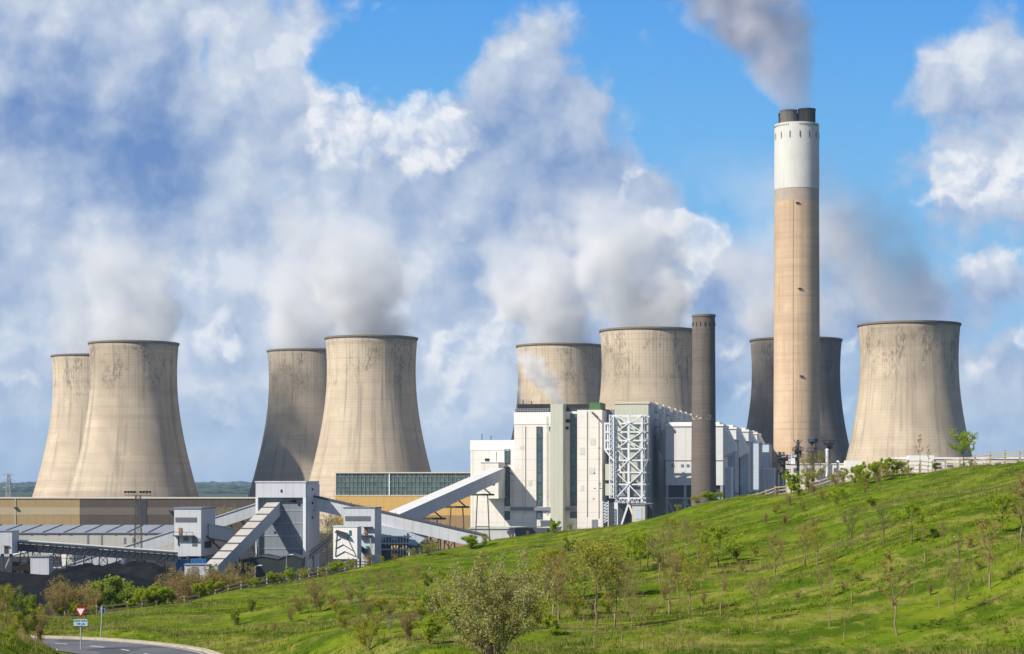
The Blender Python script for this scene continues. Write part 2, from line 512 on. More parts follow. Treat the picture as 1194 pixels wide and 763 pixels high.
M['stack_grey'] = tower_concrete('stack_concrete', (0.185, 0.155, 0.13), (0.085, 0.072, 0.065), lines=1.5, stain=0.0, ribs=5.0)
M['flue'] = painted('sooty_flue', (0.15, 0.14, 0.13), 0.9, 0.4, 0.25, 0.9, dirt=(0.03, 0.028, 0.03))
M['soot'] = painted('soot', (0.035, 0.033, 0.035), 0.9, 0.4, 0.3, 0.4, dirt=(0.12, 0.10, 0.08))
M['slot'] = painted('dark_opening', (0.02, 0.02, 0.022), 0.9, 0.1)
M['white'] = painted('white_cladding', (0.80, 0.755, 0.69), 0.75, 0.16, 0.10, 0.28, seam=4.2, seamx=6.5, dirt=(0.42, 0.36, 0.29))
M['white_clean'] = painted('white_fascia', (0.84, 0.82, 0.78), 0.7, 0.06, 0.10, 0.08)
M['cool_white'] = painted('cool_white_sheeting', (0.57, 0.59, 0.62), 0.55, 0.20, 0.12, 0.45, seamx=2.4, dirt=(0.30, 0.29, 0.28))
M['pale_green'] = painted('pale_green_sheeting', (0.54, 0.545, 0.45), 0.6, 0.10, 0.1, 0.18, seamx=1.6)
M['grey_panel'] = painted('grey_panel', (0.21, 0.23, 0.27), 0.65, 0.2, 0.12, 0.35, seamx=2.0, dirt=(0.1, 0.1, 0.1))
M['side_shade'] = painted('shaded_side_sheeting', (0.34, 0.37, 0.42), 0.6, 0.15, 0.1, 0.3, seamx=3.0, dirt=(0.15, 0.15, 0.16))  # darker sheeting for right-hand sides, their shade put into the colour
M['light_blue'] = painted('light_blue_sheeting', (0.50, 0.58, 0.66), 0.55, 0.1, 0.12, 0.2, seam=3.0)
M['ochre'] = painted('ochre_sheeting', (0.56, 0.36, 0.115), 0.6, 0.12, 0.1, 0.22, seamx=3.2, dirt=(0.30, 0.2, 0.09))
M['tan'] = painted('tan_sheeting', (0.40, 0.285, 0.135), 0.6, 0.12, 0.06, 0.2, seamx=4.0)
M['tan_light'] = painted('tan_stripe', (0.47, 0.39, 0.24), 0.6, 0.1, 0.06, 0.2)
M['brown'] = painted('brown_sheeting', (0.098, 0.076, 0.058), 0.6, 0.15, 0.06, 0.25, seamx=4.0)
M['brown_light'] = painted('brown_stripe', (0.16, 0.135, 0.11), 0.6, 0.1, 0.06, 0.25)
M['trim'] = painted('cream_trim', (0.60, 0.54, 0.42), 0.6, 0.1)
M['roof_grey'] = painted('pale_roof_sheeting', (0.27, 0.29, 0.34), 0.45, 0.14, 0.1, 0.25)
M['dark_roof'] = painted('dark_roof_felt', (0.075, 0.08, 0.09), 0.7, 0.25, 0.2, 0.2)
M['dark_steel'] = painted('dark_steel', (0.055, 0.06, 0.075), 0.55, 0.3, 0.4, 0.3, dirt=(0.10, 0.06, 0.035))
M['brown_steel'] = painted('brown_steel', (0.10, 0.075, 0.06), 0.6, 0.3, 0.4, 0.3)
M['grey_steel'] = painted('galvanised_steel', (0.42, 0.44, 0.46), 0.45, 0.2, 0.5, 0.2, metal=0.3)
M['white_steel'] = painted('white_steel', (0.72, 0.75, 0.78), 0.5, 0.1, 0.4, 0.15)
M['green_box'] = painted('green_sheeting', (0.075, 0.16, 0.05), 0.6, 0.15)
M['blue'] = painted('blue_paint', (0.02, 0.14, 0.36), 0.5, 0.2, 0.4, 0.2)
M['orange'] = painted('orange_paint', (0.33, 0.15, 0.06), 0.6, 0.2)
M['teal'] = painted('teal_paint', (0.03, 0.24, 0.20), 0.5, 0.15)
M['light_grey_sheet'] = painted('light_grey_sheeting', (0.46, 0.48, 0.53), 0.6, 0.12, 0.1, 0.25, seamx=2.4)
M['roof_panel'] = painted('stained_roof_panel', (0.47, 0.445, 0.41), 0.7, 0.2, 0.15, 0.15)
M['dark_green'] = painted('dark_green_sheeting', (0.030, 0.040, 0.040), 0.6, 0.2, 0.2, 0.2)
M['flat_roof'] = painted('pale_flat_roof', (0.47, 0.52, 0.45), 0.8, 0.15, 0.2, 0.1)
M['stained_cladding'] = painted('dirty_white_cladding', (0.55, 0.54, 0.53), 0.7, 0.3, 0.2, 0.5)

def glass_mat(name, c, c2, sx, sz, rough=0.18):
    m, n, b, out = new_mat(name)
    tc = n.new('ShaderNodeTexCoord').outputs['Object']
    x, y, z = n.xyz(tc)
    ix = n.m('FLOOR', n.m('DIVIDE', x, sx)); iz = n.m('FLOOR', n.m('DIVIDE', z, sz))
    wn = n.new('ShaderNodeTexWhiteNoise', noise_dimensions='3D')
    n.put(wn.inputs['Vector'], n.comb(ix, iz, 3.0))
    g = n.m('MAXIMUM', n.m('LESS_THAN', n.m('FRACT', n.m('DIVIDE', x, sx)), 0.09), n.m('LESS_THAN', n.m('FRACT', n.m('DIVIDE', z, sz)), 0.12))
    col = n.mix(wn.outputs[0], c, c2)
    col = n.mix(n.mul(g, 0.6), col, tuple(q * 1.8 + 0.03 for q in c))
    n.put(b.inputs['Base Color'], col)
    n.put(b.inputs['Roughness'], n.mad(wn.outputs[0], 0.12, rough))
    b.inputs['Specular IOR Level'].default_value = 0.5
    return m
M['glass'] = glass_mat('dark_teal_glazing', (0.045, 0.085, 0.10), (0.085, 0.13, 0.14), 1.1, 2.1)
M['hall_glass'] = glass_mat('hall_glazing', (0.055, 0.095, 0.09), (0.12, 0.17, 0.16), 1.0, 1.7, 0.3)
M['mullion'] = painted('mullion_grey', (0.26, 0.29, 0.28), 0.5, 0.2, 0.5, 0.2)
M['win'] = painted('grey_window_band', (0.13, 0.14, 0.155), 0.3, 0.2, 0.6, 0.2, seamx=1.3, spec=0.5)

# ------------------------------------------------------------------ terrain: one sheet from under the camera to the horizon
CX = np.array([-400, -200, 0, 60, 150, 250, 340, 400, 480, 560, 640, 740, 800, 905, 1000, 1100, 1194, 1300, 1600], float)
CD = np.array([165, 160, 155, 150, 155, 172, 190, 203, 218, 228, 230, 226, 220, 206, 192, 175, 162, 150, 130], float)
CY = np.array([716, 716, 713, 722, 712, 692, 673, 662, 648, 634, 621, 606, 592, 575, 553, 546, 540, 533, 520], float)
def column(px):
    dc = float(np.interp(px, CX, CD)); yc = float(np.interp(px, CX, CY)); zc = (HOR - yc) / F * dc
    if px >= 400:
        pts = [(0, -2.0), (20, -2.9), (50, -5.6), (70, -6.95), (86, -7.25), (dc * 0.62, -7.25 * 0.50 + zc * 0.50 - 0.5), (dc, zc)]
    elif px >= 230:
        k = (px - 230) / 170
        pts = [(0, -2.0), (20, -3.2), (50, -6.2), (70, -7.9 + k * 0.8), (92, -9.1 + k * 1.2), (116, -9.5 + k * 1.2), (dc - 30, zc - 0.55), (dc, zc)]
    elif px >= 100:
        pts = [(0, -2.0), (20, -3.2), (50, -6.3), (70, -8.0), (100, -9.6), (132, -9.6), (dc, zc)]
    elif px >= 30:
        pts = [(0, -2.0), (20, -3.0), (50, -5.4), (70, -6.7), (98, -7.85), (112, -9.2), (118, -9.6), (134, -9.6), (dc, zc)]
    else:
        k = min(1.0, (30 - px) / 230)
        pts = [(0, -2.0), (20, -2.6), (50, -4.4), (70, -5.7 + k), (95, -6.9 + k), (112, -8.6 + k), (122, -9.6 + 0.3 * k), (135, -9.6), (dc, zc)]
    pts += [(dc + 12, zc - 0.9), (dc + 40, zc - 6.0), (dc + 90, max(-24, zc - 19)), (dc + 150, -EYE), (900, -EYE)]
    return pts
PXG = np.arange(-500, 1701, 10.0)
DG = np.arange(0, 600, 1.0)
ZT = np.array([np.interp(DG, *zip(*column(p))) for p in PXG])
def smooth(a, k, axis):
    w = np.exp(-0.5 * (np.arange(-3 * k, 3 * k + 1) / k) ** 2); w /= w.sum()
    pad = [(0, 0), (0, 0)]; pad[axis] = (3 * k, 3 * k)
    b = np.pad(a, pad, mode='edge')
    return np.apply_along_axis(lambda q: np.convolve(q, w, 'valid'), axis, b)
ZT = smooth(smooth(ZT, 3, 1), 3, 0)
_rs = np.random.RandomState(5)
_wv = [(_rs.uniform(0, 2 * math.pi), _rs.uniform(5, 26), _rs.uniform(0, 7)) for _ in range(22)]
def wob(x, y):
    s = 0
    for a, L, ph in _wv:
        s = s + np.sin((x * math.cos(a) + y * math.sin(a)) * 2 * math.pi / L + ph) * L * 0.0034
    return s
_hv = [(_rs.uniform(-0.5, 0.5), _rs.uniform(500, 3200), _rs.uniform(0, 7)) for _ in range(14)]
# road centre line in plan, z = EYE-9.6
ROADZ = EYE - 9.6
RC = np.array([(-120, 126), (-80, 129), (-52, 129), (-38, 127.3), (-32, 126.0), (-27.2, 124.0), (-24.0, 121.2), (-21.3, 117.6), (-19.6, 113.6), (-16.5, 105), (-13, 95), (-10, 82), (-8, 65), (-7, 40)], float)
def resample(P, step):
    # Catmull-Rom through the points
    out = []
    Q = np.vstack([2 * P[0] - P[1], P, 2 * P[-1] - P[-2]])
    for i in range(1, len(Q) - 2):
        a, b, c, d = Q[i - 1], Q[i], Q[i + 1], Q[i + 2]
        for t in np.linspace(0, 1, max(2, int(np.linalg.norm(c - b) / step)), endpoint=False):
            out.append(0.5 * ((2 * b) + (c - a) * t + (2 * a - 5 * b + 4 * c - d) * t * t + (3 * b - a - 3 * c + d) * t ** 3))
    out.append(P[-1])
    return np.array(out)
RP = resample(RC, 1.0)
def road_dist(x, y):
    x = np.asarray(x, float); y = np.asarray(y, float)
    best = np.full(x.shape, 1e9)
    for q in RP[::2]:
        best = np.minimum(best, np.hypot(x - q[0], y - q[1]))
    return best
def ground(x, y, road=True):
    x = np.atleast_1d(np.asarray(x, float)); y = np.atleast_1d(np.asarray(y, float))
    yy = np.maximum(y, 1e-3)
    px = np.clip(597 + F * x / np.maximum(yy, np.abs(x) * 0.8 + 0.5), -495, 1695)
    d = np.clip(np.where(y > 0, np.maximum(yy, np.hypot(x, yy) * 0.6), 0), 0, 598)
    i = (px + 500) / 10; i0 = np.clip(i.astype(int), 0, len(PXG) - 2); fi = i - i0
    j0 = np.clip(d.astype(int), 0, len(DG) - 2); fj = d - j0
    z = (ZT[i0, j0] * (1 - fi) * (1 - fj) + ZT[i0 + 1, j0] * fi * (1 - fj) + ZT[i0, j0 + 1] * (1 - fi) * fj + ZT[i0 + 1, j0 + 1] * fi * fj)
    w = np.clip((y - 10) / 30, 0, 1) * np.clip((330 - y) / 60, 0, 1)
    z = EYE + z + wob(x, y) * w
    near = (y > 40) & (y < 175) & (x < 25)
    if road and near.any():
        rd = np.full(x.shape, 1e9); rd[near] = road_dist(x[near], y[near])
        k = np.clip((rd - 3.7) / 4.5, 0, 1); k = k * k * (3 - 2 * k)
        z = z * k + (ROADZ - 0.06) * (1 - k)
    far = np.clip((y - 2500) / 8500, 0, 1); far = far * far * (3 - 2 * far)
    h = 0
    for a, L, ph in _hv:
        h = h + np.sin((x * math.cos(a) + y * math.sin(a)) * 2 * math.pi / L + ph) * L * 0.0016
    z = z + far * (30 + h * 0.8)
    return z
def gz(x, y):
    return float(ground(x, y)[0])
def spot(px, py, lo=76.0):
    """where the photo's point (px, py) meets the near ground"""
    dd = np.arange(lo, 260, 0.5)
    z = ground((px - 597) / F * dd, dd)
    yp = HOR + (EYE - z) * F / dd
    k = np.nonzero(yp <= py)[0]
    d = float(dd[k[0]]) if len(k) else float(dd[np.argmin(yp)])
    return d

def terrain_material(blades=False):
    m, n, b, out = new_mat('grass_blades' if blades else 'ground')
    geo = n.new('ShaderNodeNewGeometry')
    pos = geo.outputs['Position']
    x, y, z = n.xyz(pos)
    p = n.comb(x, y, 0.0)
    a = n.noise(p, 0.045, 4, 0.6)
    bb = n.noise(p, 0.22, 5, 0.62)
    c2 = n.noise(n.v('MULTIPLY', p, (1.5, 0.8, 1)), 0.8, 4, 0.65)
    st = n.noise(n.v('MULTIPLY', p, (0.35, 1.0, 1)), 0.22, 5, 0.62)
    green = n.mix(n.ss(a, 0.35, 0.65), (0.106, 0.166, 0.011), (0.168, 0.212, 0.016))
    green = n.mix(n.ss(bb, 0.40, 0.60, 0, 0.9), green, (0.055, 0.100, 0.008))
    green = n.mix(n.ss(c2, 0.50, 0.70, 0, 0.6), green, (0.205, 0.238, 0.022))
    straw = n.ss(n.add(n.mul(st, 0.6), n.mul(c2, 0.4)), 0.48, 0.62)
    low = n.ss(y, 190, 110, 0.45, 1.0)
    col = n.mix(n.mul(straw, n.mul(low, 0.52)), green, (0.29, 0.235, 0.085))
    bare = n.mul(n.ss(n.noise(p, 0.33, 4, 0.6), 0.58, 0.70), n.ss(bb, 0.45, 0.6))
    col = n.mix(n.mul(bare, 0.7), col, (0.25, 0.165, 0.085))
    if blades:
        fr = n.noise(pos, 2.5, 2, 0.6)
        col = n.mix(n.ss(fr, 0.35, 0.7), n.mix(1.0, col, (0.75, 0.8, 0.7), 'MULTIPLY'), n.mix(1.0, col, (1.35, 1.3, 1.2), 'MULTIPLY'))
    else:
        # yard beyond the hill, then fields and woods
        yard = n.ss(y, 330, 400)
        dust = n.mix(n.ss(bb, 0.4, 0.65), (0.03, 0.03, 0.032), (0.07, 0.067, 0.063))
        col = n.mix(yard, col, dust)
        fld = n.vor(n.v('MULTIPLY', p, (1.0, 0.6, 1)), 0.0028, 0, 0.5)
        wn = n.noise(p, 0.0022, 5, 0.65)
        fields = n.mix(n.ss(wn, 0.45, 0.55), (0.035, 0.055, 0.025), (0.07, 0.085, 0.05))
        fields = n.mix(n.ss(n.noise(p, 0.006, 4, 0.6), 0.58, 0.66), fields, (0.13, 0.11, 0.08))
        col = n.mix(n.ss(y, 1500, 1900), col, fields)
    n.put(b.inputs['Base Color'], col)
    b.inputs['Roughness'].default_value = 0.95
    b.inputs['Specular IOR Level'].default_value = 0.0
    if blades:
        tr = n.new('ShaderNodeBsdfTranslucent'); n.put(tr.inputs['Color'], col)
        mx = n.new('ShaderNodeMixShader'); mx.inputs[0].default_value = 0.3
        n.t.links.new(b.outputs[0], mx.inputs[1]); n.t.links.new(tr.outputs[0], mx.inputs[2])
        n.t.links.new(mx.outputs[0], out.inputs[0])
    else:
        bump(n, b, n.add(c2, n.noise(p, 3.5, 4, 0.7)), 0.6, 0.2)
    return m
M['ground'] = terrain_material()
M['blade'] = terrain_material(True)

def build_terrain():
    az = np.concatenate([np.arange(-180, -30, 6.0), np.arange(-30, -18, 1.0), np.arange(-18, 18, 0.12), np.arange(18, 30, 1.0), np.arange(30, 180, 6.0)])
    rr = np.concatenate([[1.5, 4, 8, 14, 22, 32, 42, 52, 60], np.arange(66, 240, 0.9), np.arange(240, 440, 5), np.geomspace(440, 13000, 70)])
    A, D = np.meshgrid(np.radians(az), rr, indexing='ij')
    X = D * np.sin(A); Y = D * np.cos(A)
    Z = ground(X.ravel(), Y.ravel()).reshape(X.shape)
    nA, nR = X.shape
    V = np.stack([X, Y, Z], 2).reshape(-1, 3)
    i, j = np.meshgrid(np.arange(nA), np.arange(nR - 1), indexing='ij')
    i2 = (i + 1) % nA
    Fa = np.stack([i * nR + j, i2 * nR + j, i2 * nR + j + 1, i * nR + j + 1], 2).reshape(-1, 4)[:, ::-1]
    V = np.vstack([V, [[0, 0, EYE - 2.0]]])
    o = np_mesh('ground', V, Fa, M['ground'], smooth=True)
    tag(o, kind='structure')
build_terrain()

# ---- road
def ribbon(P, off0, off1, z0, z1=None):
    """strip along plan polyline P between two offsets (left of travel is positive)"""
    T = np.gradient(P, axis=0); T /= np.linalg.norm(T, axis=1)[:, None]
    Nn = np.stack([-T[:, 1], T[:, 0]], 1)
    z1 = z0 if z1 is None else z1
    a = P + Nn * off0; b = P + Nn * off1
    V = np.vstack([np.column_stack([a, np.full(len(a), z0)]), np.column_stack([b, np.full(len(b), z1)])])
    k = len(P)
    Fa = np.array([(q, q + 1, k + q + 1, k + q) for q in range(k - 1)])
    return V, Fa
def asphalt():
    m, n, b, out = new_mat('asphalt')
    tc = n.new('ShaderNodeTexCoord').outputs['Object']
    c = n.mix(n.ss(n.noise(tc, 0.5, 5, 0.6), 0.35, 0.7), (0.105, 0.108, 0.125), (0.150, 0.152, 0.165))
    c = n.mix(n.ss(n.noise(tc, 14, 2, 0.6), 0.5, 0.8, 0, 0.5), c, (0.20, 0.20, 0.20))
    c = n.mix(n.m('LESS_THAN', n.noise(tc, 0.16, 1, 0.3), 0.42), c, (0.085, 0.087, 0.095))
    c = n.mix(n.ss(n.noise(tc, 2.2, 4, 0.7), 0.58, 0.72, 0, 0.5), c, (0.19, 0.175, 0.15))
    n.put(b.inputs['Base Color'], c); b.inputs['Roughness'].default_value = 0.85
    bump(n, b, n.noise(tc, 20, 2), 0.3, 0.02)
    return m
M['asphalt'] = asphalt()
M['kerb'] = painted('kerb_stone', (0.46, 0.40, 0.31), 0.9, 0.4, 0.8, 0.3, seamx=1.1)
M['road_paint'] = painted('road_paint', (0.70, 0.70, 0.66), 0.7, 0.3, 1.5, 0.3)
RP2 = resample(RC, 0.5)
V, Fa = ribbon(RP2, -3.3, 3.3, ROADZ)
tag(np_mesh('road', V, Fa, M['asphalt']), kind='structure')
for nm, s in (('kerb', 1),):
    Vs = []; Fs = []; b0 = 0
    for (o0, o1, z0, z1) in ((3.3 * s, 3.3 * s, ROADZ - 0.05, ROADZ + 0.12), (3.3 * s, 3.75 * s, ROADZ + 0.12, ROADZ + 0.13), (3.75 * s, 3.75 * s, ROADZ + 0.13, ROADZ - 0.2)):
        V, Fa = ribbon(RP2, o0, o1, z0, z1); Vs.append(V); Fs.append(Fa + b0); b0 += len(V)
    tag(np_mesh(nm, np.vstack(Vs), np.vstack(Fs), M['kerb']), kind='structure')
cum = np.concatenate([[0], np.cumsum(np.linalg.norm(np.diff(RP2, axis=0), axis=1))])
Vs = []; Fs = []; b0 = 0; s0 = 1.0
while s0 < cum[-1] - 6:
    k = (cum >= s0) & (cum <= s0 + 1.7)
    if k.sum() >= 2:
        V, Fa = ribbon(RP2[k], -0.09, 0.09, ROADZ + 0.006); Vs.append(V); Fs.append(Fa + b0); b0 += len(V)
    s0 += 3.4
V, Fa = ribbon(RP2, 2.95, 3.05, ROADZ + 0.006); Vs.append(V); Fs.append(Fa + b0)
tag(np_mesh('road_markings', np.vstack(Vs), np.vstack(Fs), M['road_paint']), kind='structure')

# ---- coal yard behind the hill
def coal_mat():
    m, n, b, out = new_mat('coal')
    tc = n.new('ShaderNodeTexCoord').outputs['Object']
    c = n.mix(n.ss(n.noise(tc, 0.12, 5, 0.65), 0.35, 0.7), (0.006, 0.0065, 0.008), (0.017, 0.017, 0.018))
    n.put(b.inputs['Base Color'], c); b.inputs['Roughness'].default_value = 0.9
    b.inputs['Specular IOR Level'].default_value = 0.05
    bump(n, b, n.noise(tc, 1.2, 5, 0.7), 0.8, 0.5)
    return m
M['coal'] = coal_mat()
V = [(-260, 400, 0.12), (30, 400, 0.12), (20, 632, 0.12), (-260, 632, 0.12)]
tag(np_mesh('coal_yard', V, [(0, 1, 2, 3)], M['coal']), kind='structure')
def heap(name, cx, cy, L, Wd, H, seed, label):
    rs = np.random.RandomState(seed)
    nx, ny = 60, 26
    X, Y = np.meshgrid(np.linspace(-1, 1, nx), np.linspace(-1, 1, ny), indexing='ij')
    q = np.clip(1 - np.maximum(np.abs(X) ** 1.5, np.abs(Y) * 1.0), 0, 1)
    Z = np.clip(q * 2.0, 0, 1) * H
    for _ in range(12):
        a = rs.uniform(0, 6.3); Lw = rs.uniform(0.15, 0.9); ph = rs.uniform(0, 7)
        Z = Z + np.sin((X * math.cos(a) + Y * math.sin(a)) * 6.28 / Lw + ph) * Lw * 0.16 * H * np.minimum(1, q * 4)
    Z = np.maximum(Z, 0) - 0.05 * (q <= 0)
    V = np.stack([X * L / 2, Y * Wd / 2, Z], 2).reshape(-1, 3)
    i, j = np.meshgrid(np.arange(nx - 1), np.arange(ny - 1), indexing='ij')
    Fa = np.stack([i * ny + j, (i + 1) * ny + j, (i + 1) * ny + j + 1, i * ny + j + 1], 2).reshape(-1, 4)
    o = np_mesh(name, V, Fa, M['coal'], smooth=True)
    o.location = (cx, cy, 0.15)
    tag(o, label, 'coal heap', 'coal heaps in the stockyard')
heap('coal_heap', -150, 560, 110, 40, 3.2, 1, 'long black coal heap at the far left of the stockyard, behind the tall brown shrub')
heap('coal_heap', -118, 606, 40, 18, 3.4, 2, 'rounded black coal heap in front of the low white slanting gallery')
heap('coal_heap', -105, 500, 90, 40, 1.8, 3, 'low dark coal heap nearest the hedge, under the brown hedge shrubs')

# ------------------------------------------------------------------ cooling towers
def tower_r(z, rt=26.0, zt=95.0, c=66.0):
    return rt * math.sqrt(1 + ((z - zt) / c) ** 2)
def shell_mesh():
    prof = [(tower_r(z), z) for z in np.linspace(0, 112.6, 46)]
    m = MB(); m.lathe(prof + [(r - 0.9, z) for r, z in reversed(prof)], 96, close=True)
    return m
def rim_mesh():
    r = tower_r(113)
    return MB().lathe([(r + 0.05, 112.5), (r + 0.55, 112.9), (r + 0.55, 113.9), (r - 1.0, 113.9), (r - 1.0, 112.5)], 96, close=True)
_t0 = None
def cooling_tower(cx, top, label, mat, dz=0.0):
    """cx = photo column of its axis, top = photo row of the rim"""
    global _t0
    d = 86.0 * F / (HOR - top)
    loc = ((cx - 597) / F * d, d, 0)
    if _t0 is None:
        t = thing('cooling_tower', label, 'cooling tower', loc, 0, 'cooling towers of the power station')
        s = shell_mesh().build('shell', mat, t, smooth=True); add_uv(s)
        rim_mesh().build('rim', M['rim'], t)
        _t0 = t
    else:
        t = copy_tree(_t0); t.location = loc
        for ch in t.children:
            if ch.name.startswith('shell'):
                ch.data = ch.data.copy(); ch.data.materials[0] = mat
    t['label'] = label
    t.rotation_euler.z = random.Random(cx).uniform(-0.6, 0.6) if mat else 0
    return t, d
TW = {}
for key, cx, top, mat, label in [
    ('a', 108, 415, 'tower', 'farthest left cooling tower, half hidden behind its paler stained neighbour above the tan shed'),
    ('b', 156, 400, 'tower', 'leftmost full cooling tower, sunlit with black stains under the rim, above the brown shed'),
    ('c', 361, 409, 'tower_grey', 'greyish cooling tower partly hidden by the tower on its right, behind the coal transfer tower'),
    ('d', 433, 394, 'tower', 'big sunlit cooling tower standing behind the glazed ochre hall'),
    ('e', 653, 403, 'tower', 'cooling tower rising directly behind the white boiler house roof and its steam'),
    ('f', 756, 385, 'tower', 'cooling tower beside the short grey stack, behind the pale green boiler front'),
    ('g', 928, 396, 'tower_shaded', 'dark shaded cooling tower seen on both sides of the tall chimney'),
    ('h', 1060, 378, 'tower', 'rightmost cooling tower, sunlit, standing alone right of the tall chimney')]:
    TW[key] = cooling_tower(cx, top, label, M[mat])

# ------------------------------------------------------------------ main chimney and the short stack
def chimney():
    d = 982.0
    t = thing('chimney', 'tall concrete chimney with a white painted top and four dark flues', 'chimney', ((929 - 597) / F * d, d, 0))
    def r(z): return 11.2 - 0.75 * z / 199
    zb, zg = EYE + (HOR - 222) / F * d, EYE + (HOR - 236) / F * d
    o = MB().lathe([(r(z), z) for z in np.linspace(0, zg, 30)], 72).build('shaft', M['chimney'], t, smooth=True); add_uv(o)
    MB().lathe([(r(zg), zg), (r(zb) + 0.02, zb)], 72).build('grey_band', M['chimney_grey'], t, smooth=True)
    ztop = EYE + (HOR - 147) / F * d
    MB().lathe([(r(zb) + 0.12, zb), (r(ztop) + 0.12, ztop), (r(ztop) + 0.12, ztop + 0.4), (0.2, ztop + 0.5)], 72).build('painted_top', M['chimney_white'], t)
    # vent slots and the row of small holes
    for i in range(14):
        a = 2 * math.pi * (i + 0.5) / 14
        q = Vector((math.cos(a), math.sin(a), 0)); zz = EYE + (HOR - 158) / F * d; rr = r(zz) + 0.13
        MB().bar(q * rr + Vector((0, 0, zz - 2.4)), q * rr + Vector((0, 0, zz + 0.6)), 0.7, 0.22).build('vent_slot', M['slot'], t)
    for i in range(36, 72):
        if (i % 18) > 12: continue
        a = 2 * math.pi * i / 72
        q = Vector((math.cos(a), math.sin(a), 0)); zz = ztop - 0.6; rr = r(zz) + 0.13
        MB().bar(q * rr + Vector((0, 0, zz - 0.5)), q * rr + Vector((0, 0, zz + 0.2)), 0.4, 0.2).build('vent_hole', M['slot'], t)
    for (fx, fy, fr, hh, mt) in ((-4.4, -3.7, 3.95, 6.7, 'flue'), (4.2, -3.9, 4.15, 7.2, 'slot'), (-4.2, 4.0, 3.95, 6.6, 'soot'), (4.6, 4.0, 3.95, 6.8, 'soot')):
        f = MB().lathe([(fr, ztop + 0.3), (fr, ztop + hh - 0.7), (fr + 0.18, ztop + hh - 0.7), (fr + 0.18, ztop + hh), (fr - 0.5, ztop + hh), (fr - 0.5, ztop + 1.0)], 32)
        o = f.build('flue', M[mt], t); o.location = (fx, fy, 0)
    # aircraft warning lamps on brackets
    for (py, ax) in ((240, -0.10), (339, 0.0), (440, 0.06), (438, 1.32)):
        zz = EYE + (HOR - py) / F * d
        a = -math.pi / 2 + ax
        q = Vector((math.cos(a), math.sin(a), 0))
        m = MB(); c0 = q * (r(zz) - 0.1) + Vector((0, 0, zz)); sdv = Vector((-q.y, q.x, 0))
        m.bar(c0 - sdv * 0.9 + q * 0.5, c0 + sdv * 0.9 + q * 0.5, 0.5, 0.5); m.bar(c0, c0 + q * 0.7, 0.4)
        m.build('warning_lamp', M['orange'] if ax > 1 else M['soot'], t)
    # pipe run / ladder line
    m = MB(); a = -math.pi / 2 - 0.30; q = Vector((math.cos(a), math.sin(a), 0))
    for k in range(24):
        z0 = zg * k / 24; z1 = zg * (k + 1) / 24
        m.bar(q * (r(z0) + 0.12) + Vector((0, 0, z0)), q * (r(z1) + 0.12) + Vector((0, 0, z1)), 0.15)
    m.build('ladder', M['orange_streak'], t)
M['orange_streak'] = painted('rusty_ladder', (0.60, 0.38, 0.20), 0.8, 0.2)
chimney()

def short_stack():
    d = 790.0
    t = thing('stack', 'short dark grey concrete stack left of the tall chimney, before the white precipitators', 'stack', ((820.5 - 597) / F * d, d, 0))
    zt = EYE + (HOR - 368) / F * d
    def r(z): return 4.95 - 0.6 * z / zt
    o = MB().lathe([(r(z), z) for z in np.linspace(0, zt, 24)], 48).build('shaft', M['stack_grey'], t, smooth=True); add_uv(o)
    MB().lathe([(r(zt) - 0.6, zt - 3), (r(zt) - 0.6, zt + 0.25), (r(zt) + 0.25, zt + 0.25), (r(zt) + 0.25, zt - 0.5), (r(zt) - 0.1, zt - 0.55)], 48).build('rim', M['rim'], t)
    for i in range(16):
        a = 2 * math.pi * i / 16; q = Vector((math.cos(a), math.sin(a), 0)); zz = zt - 4.2; rr = r(zz) + 0.02
        MB().bar(q * rr + Vector((0, 0, zz)), q * rr + Vector((0, 0, zz + 1.3)), 0.5, 0.2).build('vent_hole', M['slot'], t)
    # spalled pale patches at mid height
    rs = random.Random(4)
    for k in range(16):
        a = -math.pi / 2 + rs.uniform(-1.4, 0.7); zz = EYE + (HOR - 487 + rs.uniform(-3, 3)) / F * d
        q = Vector((math.cos(a), math.sin(a), 0)); s = Vector((-q.y, q.x, 0)); w = rs.uniform(0.2, 0.6)
        MB().bar(q * (r(zz) - 0.02) - s * w / 2 + Vector((0, 0, zz)), q * (r(zz) - 0.02) + s * w / 2 + Vector((0, 0, zz)), 0.12, rs.uniform(0.2, 0.45)).build('spalled_patch', M['trim'], t)
short_stack()

